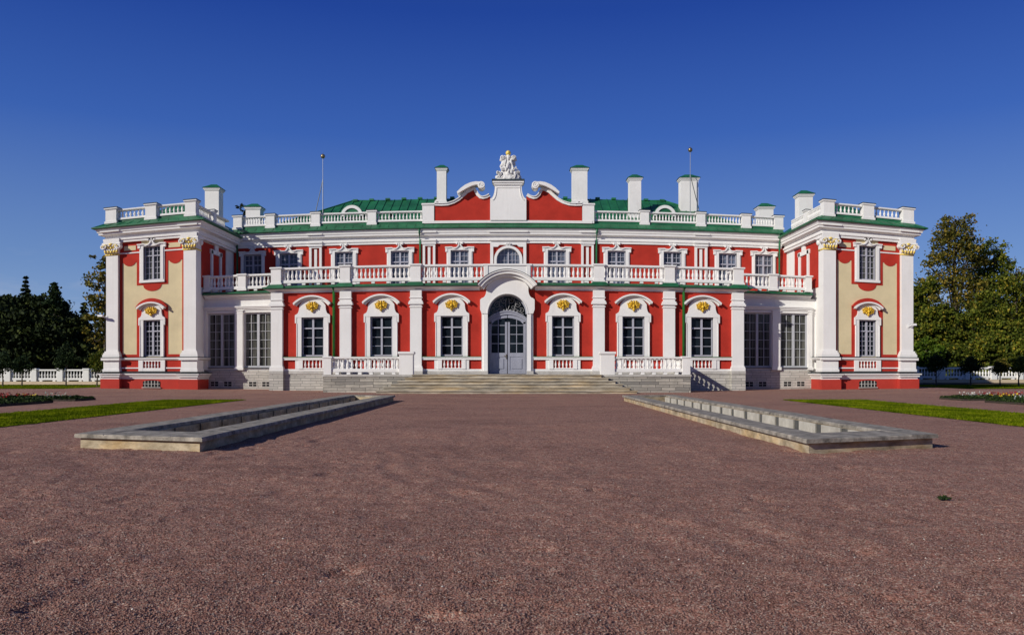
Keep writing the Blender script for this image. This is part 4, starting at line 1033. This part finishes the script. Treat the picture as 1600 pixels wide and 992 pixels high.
# ------------------------------------------------------------------ ground
def sheet(name, xs, ys, dz, mat, extra=None):
    xs = np.asarray(xs, float); ys = np.asarray(ys, float); Xg, Yg = np.meshgrid(xs, ys); Z = gz(Xg, Yg)+dz
    if extra is not None: Z = Z+extra(Xg, Yg)
    v = np.stack([Xg.ravel(), Yg.ravel(), Z.ravel()], 1); nx, ny = len(xs), len(ys)
    i = (np.arange(ny-1)[:, None]*nx+np.arange(nx-1)[None]).ravel(); f = np.stack([i, i+1, i+nx+1, i+nx], 1)
    o = raw(name, v, f, mat, None, True); o['kind'] = 'structure'; return o
def vnoise(x, y, sc, seed):
    tab = np.random.default_rng(seed).random((256, 256)); x = np.asarray(x)*sc+97.3; y = np.asarray(y)*sc+41.7
    i = np.floor(x).astype(int); j = np.floor(y).astype(int); fx = x-i; fy = y-j; fx = fx*fx*(3-2*fx); fy = fy*fy*(3-2*fy)
    g = lambda a, b: tab[a % 256, b % 256]
    return (g(i, j)*(1-fx)+g(i+1, j)*fx)*(1-fy)+(g(i, j+1)*(1-fx)+g(i+1, j+1)*fx)*fy-.5
def und(Xg, Yg):             # raked, trodden surface: hollows, scuffs, clumps
    w = (1-smooth(13, 24, Yg))*smooth(1.5, 3, Yg)
    z = .040*vnoise(Xg, Yg, .9, 1)+.026*vnoise(Xg, Yg, 2.6, 2)+.018*vnoise(Xg, Yg, 6.5, 3)+.013*vnoise(Xg, Yg, 13, 4)
    pit = np.clip(vnoise(Xg, Yg, 3.1, 5)-.28, 0, 1); z = z-.20*pit*np.clip(vnoise(Xg, Yg, .8, 6)+.25, 0, 1)*2
    hole = (smooth(5.0, 5.25, np.abs(Xg))*(1-smooth(6.55, 6.8, np.abs(Xg))))*smooth(13.7, 14.1, Yg)*(1-smooth(34.1, 34.6, Yg))
    r = vnoise(Xg, Yg, .5, 8); z = z+.006*np.sin((Xg*.8+Yg*.35+r*2.2)*13)*np.clip(vnoise(Xg, Yg, .35, 9)*4, 0, 1)   # rake marks
    return z*w-.22*hole
xs = np.concatenate([[-900, -300, -120, -60], np.arange(-40, -10, 1.), np.arange(-10, 10, .045), np.arange(10, 41, 1.), [60, 120, 300, 900]])
ys = np.concatenate([[-60, -10, 0], np.arange(2, 9, .04), np.arange(9, 14, .09), np.arange(14, 37, .25), np.arange(37, 74, 1.), [90, 140, 300, 900]])
GR = sheet('ground', xs, ys, 0, M['gravel'], und)
# loose stones on the near gravel
def stones(n):
    Y = 3.3/(1-RNG.random(n)*(1-3.3/15.)); X = (RNG.random(n)*2-1)*(.68*Y)
    sz = .0028+.0055*RNG.random(n)**2.2; sz[RNG.random(n) < .02] *= 1.6
    base = np.array([(1, 0, 0), (0, 1, 0), (-1, 0, 0), (0, -1, 0), (0, 0, .75), (0, 0, -.75)], float)
    fc = np.array([(0, 1, 4), (1, 2, 4), (2, 3, 4), (3, 0, 4), (1, 0, 5), (2, 1, 5), (3, 2, 5), (0, 3, 5)])
    V = base[None]*(.65+.7*RNG.random((n, 6, 1)))*sz[:, None, None]
    a = RNG.random(n)*2*PI; c, s = np.cos(a)[:, None], np.sin(a)[:, None]
    x = V[:, :, 0]*c-V[:, :, 1]*s; y = V[:, :, 0]*s+V[:, :, 1]*c
    z0 = und(X, Y)
    V = np.stack([x+X[:, None], y+Y[:, None], V[:, :, 2]+(z0+sz*.35)[:, None]], 2).reshape(-1, 3)
    F = (fc[None]+6*np.arange(n)[:, None, None]).reshape(-1, 3)
    o = raw('gravel', V, F, M['stones']); o['kind'] = 'stuff'
stones(150000)
def grass(name, x0, x1, y0, y1, n, h=.035, w=.010):
    X = x0+(x1-x0)*RNG.random(n); Y = y0+(y1-y0)*RNG.random(n); X = X+.10*vnoise(X*0, Y, .9, 12)+np.where(RNG.random(n) < .08, RNG.normal(size=n)*.10, 0)+.16*vnoise(X*0, Y, 3.3, 13); a = RNG.random(n)*2*PI; hh = h*(.5+RNG.random(n)); ww = w*(.6+RNG.random(n))
    Z = gz(X, Y)+.012
    dx, dy = np.cos(a)*ww, np.sin(a)*ww; lx, ly = (RNG.random(n)-.5)*h, (RNG.random(n)-.5)*h
    V = np.stack([np.stack([X-dx, Y-dy, Z], 1), np.stack([X+dx, Y+dy, Z], 1), np.stack([X+lx, Y+ly, Z+hh], 1)], 1).reshape(-1, 3)
    o = raw(name, V, np.arange(3*n).reshape(n, 3), M['blade']); o['kind'] = 'stuff'
for s in (-1, 1):
    a, b = sorted((s*11.6, s*15.1))
    sheet('lawn', np.linspace(a, b, 8), np.arange(4, 36, 1.5), .012, M['lawn']); grass('grass', a, b, 14, 35.4, 60000)
    a, b = sorted((s*25.6, s*75))
    sheet('lawn', np.linspace(a, b, 160), np.linspace(56.5, 71.5, 12), .03, M['lawn']); grass('grass', *sorted((s*25.6, s*48)), 56.5, 71, 30000, .05, .02)
    a, b = sorted((s*20.0, s*400)); sheet('woodland_floor', np.linspace(a, b, 30), np.linspace(72.5, 400, 30), .010, M['soil'])

def cloud(n, x0, x1, y0, y1, z0, z1, sz):
    P = np.stack([x0+(x1-x0)*RNG.random(n), y0+(y1-y0)*RNG.random(n), z0+(z1-z0)*RNG.random(n)], 1); return leaves(P, sz)
def leaves(P, sz, flatten=0.):
    n = len(P); U = RNG.normal(size=(n, 3)); U[:, 2] *= (1-flatten); U /= np.linalg.norm(U, axis=1)[:, None]
    W = RNG.normal(size=(n, 3)); W[:, 2] *= (1-flatten*.5); W -= U*np.sum(U*W, 1)[:, None]; W /= np.linalg.norm(W, axis=1)[:, None]
    s = (sz*(.6+.8*RNG.random(n)))[:, None]; V = np.stack([P-U*s*.5, P+W*s*.36, P+U*s*.5, P-W*s*.36], 1).reshape(-1, 3)
    return V, np.arange(4*n).reshape(n, 4)
# ------------------------------------------------------------------ flower beds
def bed(cx, cy, w, d, lab, patches):
    T = empty('flower_bed', (cx, cy, 0)); tag(T, lab, 'flower bed', 'flower beds on the gravel')
    m = MB(); m.box(-w/2, w/2, -d/2, d/2, 0, .08, 2); m.build('soil', M['soil'], T)
    Vs = []; Fs = []; o = 0
    for (x0, x1, y0, y1) in ((-w/2, w/2, -d/2, -d/2+.35), (-w/2, w/2, d/2-.35, d/2), (-w/2, -w/2+.35, -d/2, d/2), (w/2-.35, w/2, -d/2, d/2)):
        n = int((x1-x0)*(y1-y0)*900); V, F = cloud(n, x0, x1, y0, y1, .0, .15, np.full(n, .075)); Vs.append(V); Fs.append(F+o); o += len(V)
    raw('clipped_border', np.concatenate(Vs), np.concatenate(Fs), M['leafhedge'], T)
    n = int(w*d*200); V, F = cloud(n, -w/2+.3, w/2-.3, -d/2+.3, d/2-.3, .05, .2, np.full(n, .10)); raw('foliage', V, F, M['leafhedge'], T)
    for col, px, py, pr, h in patches:
        n = int(pr*pr*230); a = RNG.random(n)*2*PI; r = pr*np.sqrt(RNG.random(n))
        P = np.stack([np.clip(px+r*np.cos(a)*1.5, -w/2+.3, w/2-.3), np.clip(py+r*np.sin(a), -d/2+.3, d/2-.3), .18+h*1.1*RNG.random(n)], 1)
        V, F = leaves(P, np.full(n, .075)); raw('flower_patch', V, F, M['fl_'+col], T)
bed(-21.6, 30.6, 6.6, 3.9, 'low hedged bed of dark red flowers, nearer of the two left of the lawn', [('red', -2.0, .4, 1.3, .2), ('red', .3, .7, 1.2, .2), ('red', -1.2, -.7, 1.0, .16), ('yellow', -.4, -1.0, .35, .12), ('red', 1.4, -.5, .8, .16), ('silver', 2.4, -.6, .3, .14)])
bed(-20.7, 35.0, 4.8, 1.7, 'low hedged bed with a few silver leaves behind the dark red bed', [('silver', 1.4, -.3, .4, .16), ('yellow', -.2, .3, .3, .1), ('red', -1.3, .2, .9, .14)])
bed(22.0, 31.4, 6.2, 3.0, 'low hedged bed with purple, white and red flowers, nearer on the right', [('purple', -.4, .5, .9, .16), ('red', .8, .8, .9, .16), ('silver', -1.9, .1, .6, .16), ('white', 1.8, -.3, .7, .14), ('yellow', .2, -.9, .5, .1)])
bed(21.6, 35.6, 5.2, 2.0, 'low hedged bed with white and yellow flowers, farther on the right', [('white', -1.5, .2, .5, .16), ('yellow', -.6, -.5, .4, .12), ('red', .2, .4, .9, .14), ('silver', 1.3, .3, .7, .18)])

P = RNG.normal(size=(60, 3))*np.array([.035, .03, .006])+np.array([0, 0, .02]); V, F = leaves(P, np.full(60, .03), .4)
wd = raw('weed', V, F, M['leafhedge']); wd.location = (4.28, 8.16, float(und(4.28, 8.16))); tag(wd, 'small green weed growing alone in the open gravel', 'weed')

# ------------------------------------------------------------------ garden balustrades beside the palace
def garden_fence(x0, x1, y, lab):
    z = float(gz(x0, y)); T = empty('garden_balustrade', ((x0+x1)/2, y, z)); tag(T, lab, 'balustrade', 'white garden balustrades beside the palace')
    c = (x0+x1)/2; a, b = x0-c, x1-c; pitch = 2.35; n = int(round((b-a)/pitch)); pitch = (b-a)/n
    m = MB(); m.box(a, b, -.22, .22, 0, .30, 5); m.build('plinth', M['fenceplinth'], T)
    m = MB(); m.box(a, b, -.12, .12, .42, .60, 5); m.box(a, b, -.15, .15, 1.22, 1.36, 5)
    for i in range(2*n): x = a+(i+.5)*pitch/2; m.box(x-.12, x+.12, -.1, .1, .30, .42)
    m.build('rail', M['white'], T)
    k = 0; rest = MB()
    for i in range(n+1):
        x = a+i*pitch; m = MB(); m.box(x-.24, x+.24, -.24, .24, .30, 1.34); m.bevbox(x-.29, x+.29, -.29, .29, 1.34, 1.44); m.build('post', M['white'], T)
        if i == n: break
        for j in range(7):
            xx = x+.24+(pitch-.48)*(j+.5)/7
            if k < 100 and (j or 1):
                k += 1; mb = MB(); mb.smooth = True; baluster(mb, xx, 0, .60, .62, 1.5, 6).build('baluster', M['white'], T)
            else: baluster(rest, xx, 0, .60, .62, 1.5, 6)
    if rest.v: o = rest.build('baluster', M['white'], T); o['kind'] = 'stuff'
garden_fence(-49, -26, 72, 'white stone garden balustrade left of the palace, before the dark trees')
garden_fence(26, 49, 72, 'white stone garden balustrade right of the palace, partly in tree shade')

# ------------------------------------------------------------------ trees
def tree(name, x, y, h, lab, cat, group, leafm, blobs, n, sz, trunk=.25, limbs=6, lean=0., flatten=0., gap=.35):
    """blobs: (dx, dz as part of h, rx, rz) crown lobes; leaves gather in sprays inside them"""
    z = float(gz(x, y)); T = empty(name, (x, y, z)); tag(T, lab, cat, group)
    m = MB(); zt = max(b[1] for b in blobs)*h
    P = [(0, 0, -.2), (lean*.1, .05, h*.2), (lean*.4, 0, h*.45), (lean*.8, .1, h*.7), (lean, 0, min(zt, h*.93))]
    m.tube(P, [trunk*1.35, trunk, trunk*.75, trunk*.45, trunk*.12], 8)
    for i in range(limbs):
        b = blobs[i % len(blobs)]; t = .25+.5*random.random(); a = random.random()*2*PI
        s0 = Vector((lean*t, 0, h*t*.9)); e = Vector((b[0]+math.cos(a)*b[2]*.6, math.sin(a)*b[2]*.6, b[1]*h+b[3]*.3*random.uniform(-1, 1)))
        if e.z < s0.z+.3: e.z = s0.z+.4
        mid = (s0+e)/2+Vector((0, 0, -.06*h*random.random())); m.tube([tuple(s0), tuple(mid), tuple(e)], [trunk*.42, trunk*.26, trunk*.06], 5)
    m.build('trunk', M['bark'], T)
    vol = np.array([b[2]*b[2]*b[3] for b in blobs])**.8; vol /= vol.sum(); Ps = []
    for b, w in zip(blobs, vol):
        k = max(8, int(n*w/26)); U = RNG.normal(size=(k, 3)); U /= np.linalg.norm(U, axis=1)[:, None]; r = RNG.random(k)**gap
        C = U*r[:, None]*np.array([b[2], b[2]*.9, b[3]])+np.array([b[0], RNG.normal()*.25*b[2], b[1]*h])
        sp = np.clip(.20*b[2], .12, .75)
        for c in C:
            q = RNG.normal(size=(26, 3))*sp*np.array([1, 1, .62]); Ps.append(c+q)
    Pn = np.concatenate(Ps); Pn = Pn[Pn[:, 2] > .25]
    V, F = leaves(Pn, np.full(len(Pn), sz), flatten); raw('crown', V, F, M[leafm], T)
def conifer(name, x, y, h, w, lab, group, leafm, n, sz, droop=.35, loose=.5, base=.06):
    z = float(gz(x, y)); T = empty(name, (x, y, z)); tag(T, lab, 'conifer', group)
    m = MB(); m.tube([(0, 0, -.2), (0, 0, h*.5), (0, 0, h*.99)], [h*.016+.08, h*.010+.04, .02], 7)
    Ps = []; lv = int(16+h*.9)
    for i in range(lv):
        t = i/(lv-1); zz = h*(base+(1-base)*t); R0 = w*(1-t)**.85*(.75+.5*random.random())+.12; nb = int(6+4*(1-t))
        for k in range(nb):
            a = random.random()*2*PI; rr_ = R0*(.55+.5*random.random()*1.0)
            tip = (math.cos(a)*rr_, math.sin(a)*rr_, zz-droop*rr_)
            if k % 3 == 0: m.tube([(0, 0, zz), (tip[0]*.5, tip[1]*.5, zz-droop*.25*rr_), tip], [.035, .025, .01], 4)
            c = max(4, int(n/(lv*nb))); u = RNG.random(c)**.7
            q = np.stack([tip[0]*u, tip[1]*u, zz-droop*rr_*u*u], 1)+RNG.normal(size=(c, 3))*np.array([.12, .12, .08])*(loose+rr_*.22); Ps.append(q)
    m.build('trunk', M['bark'], T)
    V, F = leaves(np.concatenate(Ps), np.full(sum(len(p) for p in Ps), sz), .3); raw('crown', V, F, M[leafm], T)
def at(px, D): return (px-803)*D/1280
def hh(py, D, px=0):
    return EYE+(578-py)*D/1280
GL = 'dark trees beyond the left garden balustrade'; GRt = 'tall trees beyond the right garden balustrade'
def lobes(w, h, n, seed, z0=.25, z1=.95, thin=.6):
    r = random.Random(seed); out = []
    for i in range(n):
        t = i/(n-1); z = z0+(z1-z0)*t; ww = w*math.sqrt(max(.12, 1-((t-.42)/.66)**2))
        out.append((r.uniform(-1, 1)*ww*.68, z-.06*r.random(), max(.6, ww*r.uniform(.34, .58)), max(.6, h*(z1-z0)/n*r.uniform(.9, 1.5))))
    return out
# left wood
for px, py, D, w, sd, lab in ((-22, 452, 86, 5.6, 1, 'dark broad tree at the left edge of the picture'), (14, 458, 92, 5.0, 2, 'dark rounded tree left of the pointed spruce'),
                              (56, 452, 90, 4.6, 3, 'dark full tree directly right of the pointed spruce'), (34, 478, 82, 4.6, 4, 'dark low tree before the pointed spruce'),
                              (88, 488, 83, 4.2, 5, 'dark low tree under the open larch'), (70, 462, 95, 4.4, 13, 'dark tree filling the gap between spruce and larch'), (-4, 460, 96, 5.2, 14, 'dark tree behind the trees at the left edge'), (30, 462, 98, 5.0, 15, 'dark tree straight behind the pointed spruce'), (2, 500, 80, 4.0, 6, 'dark bushy tree low at the left edge'), (112, 528, 82, 2.6, 12, 'dark low bushy tree beside the small spruce')):
    h = hh(py, D); tree('deciduous_tree', at(px, D), D, h, lab, 'tree', GL, 'leafshade', lobes(w*1.15, h, 12, sd, .12, .90), 17000, .38, .3, 5)
conifer('spruce_tree', at(40, 94), 94, hh(434, 94), 3.4, 'tall pointed spruce rising above the dark trees', GL, 'leafdark', 9000, .30)
conifer('larch_tree', at(85, 88), 88, hh(444, 88), 3.3, 'open feathery larch with sky between its branches', GL, 'leaflarch', 5200, .26, .12, .9, .3)
conifer('spruce_tree', at(132, 84), 84, hh(475, 84), 2.1, 'small dark spruce between the larch and the palace wing', GL, 'leafdark', 9000, .26)
D = 78; h = hh(398, D); tree('birch_tree', at(164, D), D, h, 'loose leafy tree with turning leaves beside the left wing', 'tree', GL, 'leafautumn',
     [(-.3, .93, .9, 1.0), (-.7, .80, 1.1, 1.1), (.4, .85, 1.1, 1.2), (-.9, .65, 1.2, 1.0), (.3, .66, 1.4, 1.2), (-.5, .5, 1.2, 1.1), (-1.0, .38, .9, .9), (.6, .45, 1.3, 1.3), (.2, .28, 1.2, 1.1)], 3600, .27, .16, 9)
# young clipped trees before the balustrades
GY = 'young round-headed trees on the lawns'
def young(px, D, ptop, pbot, rx, lab, leafm, lean=0.):
    zt, zb = hh(ptop, D), hh(pbot, D); h = zt; c = (zt+zb)/2/h; rz = (zt-zb)/2
    tree('young_tree', at(px, D), D, h, lab, 'tree', GY, leafm, [(lean, c, rx*.7, rz*.7), (lean-.45*rx, c-.10, rx*.5, rz*.45), (lean+.5*rx, c-.02, rx*.45, rz*.5), (lean-.2*rx, c+.13, rx*.5, rz*.45), (lean+.15*rx, c+.22, rx*.35, rz*.4)], 2600, .13, .05, 6, lean, gap=.5)
young(103, 66, 536, 584, .95, 'dense egg-shaped young tree before the left garden balustrade', 'leaflarch')
young(34, 66, 556, 588, .85, 'small young tree with a thin trunk at the far left', 'leaflarch')
young(151, 64, 545, 588, .85, 'leaning leafy young tree against the left wing', 'leafgreen', .25)
young(4, 64, 548, 592, 1.1, 'young tree cut by the left edge of the picture', 'leaflarch')
young(1463, 66, 552, 584, .9, 'shaded young tree next to the right wing', 'leafhedge')
young(1517, 66, 556, 586, .9, 'shaded young tree in the middle of the right lawn', 'leafhedge')
young(1563, 66, 560, 586, .7, 'pale slim young tree on the right lawn', 'leafautumn')
young(1592, 64, 556, 588, .9, 'green round young tree at the right edge of the picture', 'leafgreen')
# right wood
D = 92; h = hh(333, D)
tree('lime_tree', at(1492, D), D, h, 'tallest open-crowned tree with turning leaves beside the right wing', 'tree', GRt, 'leafautumn',
     [(-.6, .95, 1.3, 1.0), (1.6, .94, 1.1, 1.2), (.4, .88, 2.0, 1.3), (-1.8, .84, 1.3, 1.1), (2.4, .83, 1.2, 1.2), (0, .76, 2.4, 1.5), (-2.4, .72, 1.5, 1.2), (2.2, .70, 1.6, 1.4), (-1.2, .62, 2.3, 1.4), (-3.0, .56, 1.7, 1.3), (1.2, .55, 2.3, 1.6), (-3.2, .44, 1.8, 1.5), (.2, .42, 2.6, 1.7), (-1.5, .3, 2.6, 1.7), (.9, .80, 1.8, 1.2), (-.9, .88, 1.5, 1.1)], 13000, .27, .34, 14)
D = 97; h = hh(375, D)
tree('oak_tree', at(1553, D), D, h, 'dark olive tree with a broken top right of the tallest tree', 'tree', GRt, 'leafgreen',
     [(0, .95, 1.5, 1.0), (-1.6, .88, 1.4, 1.1), (1.6, .87, 1.3, 1.1), (.2, .8, 2.2, 1.3), (-1.8, .72, 1.8, 1.3), (2.2, .70, 1.6, 1.3), (0, .62, 2.4, 1.5), (-2, .5, 2.0, 1.5), (1.8, .48, 2.2, 1.6), (0, .33, 2.8, 1.8)], 11000, .30, .32, 10)
for px, py, D, w, sd, mt, lab in ((1446, 432, 86, 2.6, 21, 'leafgreen', 'bushy green tree close behind the right wing'), (1588, 392, 90, 3.8, 22, 'leafgreen', 'green tree at the right edge below the oak'),
                              (1618, 372, 92, 4.6, 23, 'leafautumn', 'yellowing tree cut by the right edge of the picture'), (1525, 455, 84, 3.4, 24, 'leafgreen', 'mid green bushy tree under the tallest tree'),
                              (1478, 470, 82, 2.8, 25, 'leafgreen', 'dense green tree in front of the tallest trunk'), (1574, 500, 83, 4.2, 26, 'leafgreen', 'low green tree under the oak'),
                              (1545, 520, 80, 3.0, 27, 'leafgreen', 'broad shrub in the shade behind the right balustrade'), (1600, 500, 80, 2.8, 29, 'leafgreen', 'low green tree behind the right end of the balustrade'),
                              (1447, 530, 78, 1.9, 28, 'leafbright', 'bright green shrub beside the right wing'), (1492, 538, 79, 2.2, 30, 'leafgreen', 'rounded shrub behind the right balustrade')):
    h = hh(py, D); tree('deciduous_tree', at(px, D), D, h, lab, 'tree', GRt, mt, lobes(w*1.15, h, 11, sd, .12, .92), 12000, .28, .24, 6)
# trees far behind the palace roof
D = 100; h = hh(335, D); tree('deciduous_tree', at(370, D), D, h, 'dark tree top showing over the roof between the left chimneys', 'tree', None, 'leafshade', lobes(3, h, 7, 41, .3, .95), 3500, .3)
# far-off wood that closes the horizon
def wood(name, x0, x1, y, hmax, n, mat, seed):
    r = np.random.default_rng(seed); X = x0+(x1-x0)*r.random(n); prof = .72+.18*np.sin(X*.31+seed)+.10*np.sin(X*.83+1.7*seed)
    Z = hmax*prof*r.random(n)**.75; P = np.stack([X, y+r.normal(size=n)*2.5, Z], 1); V, F = leaves(P, np.full(n, .8)); o = raw(name, V, F, M[mat]); o['kind'] = 'stuff'
wood('woodland', -110, -50, 104, 11, 12000, 'leafshade', 3); wood('woodland', -62, -46, 108, 4.0, 2500, 'leafshade', 4)
wood('woodland', 46, 110, 108, 13, 9000, 'leafshade', 5)
# unseen tree belt added behind camera to block low sky light; mirrored in panes
def sky_screen(n):
    X = -170+340*RNG.random(n); prof = .70+.2*np.sin(X*.21)+.12*np.sin(X*.57+1.)
    P = np.stack([X, -62+RNG.normal(size=n)*4, 22*prof*RNG.random(n)**.8], 1); V, F = leaves(P, np.full(n, 1.9)); o = raw('woodland', V, F, M['leafgreen']); o['kind'] = 'stuff'
sky_screen(16000)

# ------------------------------------------------------------------ light, sky, camera
EL, AZ = R(24.5), R(50)
pos = Vector((-math.sin(AZ)*math.cos(EL), -math.cos(AZ)*math.cos(EL), math.sin(EL)))
sun = bpy.data.lights.new('sun', 'SUN'); sun.energy = 3.95; sun.angle = R(.5); sun.color = (1., .95, .85)
so = bpy.data.objects.new('sun', sun); COL.objects.link(so); so.rotation_euler = (-pos).to_track_quat('-Z', 'Y').to_euler(); so.location = pos*100
w = bpy.data.worlds.new('World'); scene.world = w; w.use_nodes = True; nt = w.node_tree
bg = nt.nodes['Background']; sky = N(nt, 'ShaderNodeTexSky'); sky.sky_type = 'NISHITA'; sky.sun_disc = False
sky.sun_elevation = EL; sky.sun_rotation = math.atan2(pos.x, pos.y); sky.altitude = 50; sky.air_density = 1.0; sky.dust_density = .3; sky.ozone_density = 2.5
# clear autumn air: the physical sky, deepened, blended with a ramp from pale horizon to cobalt, unseen zenith greyed for less blue shade
k1 = N(nt, 'ShaderNodeVectorMath', operation='MULTIPLY'); k1.inputs[1].default_value = (.09, .09, .09); L(nt, sky.outputs[0], k1.inputs[0])
gm = N(nt, 'ShaderNodeGamma'); gm.inputs[1].default_value = 1.3; L(nt, k1.outputs[0], gm.inputs[0])
k2 = N(nt, 'ShaderNodeVectorMath', operation='MULTIPLY'); k2.inputs[1].default_value = (5.6, 7.0, 12.4); L(nt, gm.outputs[0], k2.inputs[0])
tc = N(nt, 'ShaderNodeTexCoord'); sp = N(nt, 'ShaderNodeSeparateXYZ'); L(nt, tc.outputs['Generated'], sp.inputs[0])
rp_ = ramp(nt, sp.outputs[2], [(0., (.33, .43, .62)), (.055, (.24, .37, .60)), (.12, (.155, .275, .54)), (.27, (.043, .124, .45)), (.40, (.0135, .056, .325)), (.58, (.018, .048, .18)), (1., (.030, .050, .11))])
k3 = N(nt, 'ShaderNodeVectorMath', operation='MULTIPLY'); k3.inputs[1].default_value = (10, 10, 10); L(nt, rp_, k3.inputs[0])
cm = N(nt, 'ShaderNodeMapRange'); L(nt, sp.outputs[2], cm.inputs[0]); cm.inputs[1].default_value = .14; cm.inputs[2].default_value = .03; cm.inputs[3].default_value = 0; cm.inputs[4].default_value = 1
cn = N(nt, 'ShaderNodeMapRange'); L(nt, noise(nt, scaled(nt, tc.outputs['Generated'], (9, 9, 30)), 1.0, 6, .6), cn.inputs[0]); cn.inputs[1].default_value = .5; cn.inputs[2].default_value = .72; cn.inputs[4].default_value = .55
cf = N(nt, 'ShaderNodeMath', operation='MULTIPLY'); L(nt, cm.outputs[0], cf.inputs[0]); L(nt, cn.outputs[0], cf.inputs[1])
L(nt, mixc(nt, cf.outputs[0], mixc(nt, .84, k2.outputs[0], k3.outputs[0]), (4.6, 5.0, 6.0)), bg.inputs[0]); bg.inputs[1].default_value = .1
cam = bpy.data.cameras.new('camera'); co = bpy.data.objects.new('camera', cam); COL.objects.link(co)
co.location = (0, 0, EYE); co.rotation_euler = (R(90), 0, 0)
cam.sensor_width = 36; cam.lens = 36*1280/1600; cam.shift_x = -3/1600; cam.shift_y = 82/1600; cam.clip_end = 3000; cam.clip_start = .05
scene.camera = co
scene.view_settings.view_transform = 'Standard'; scene.view_settings.look = 'None'; scene.view_settings.exposure = 0
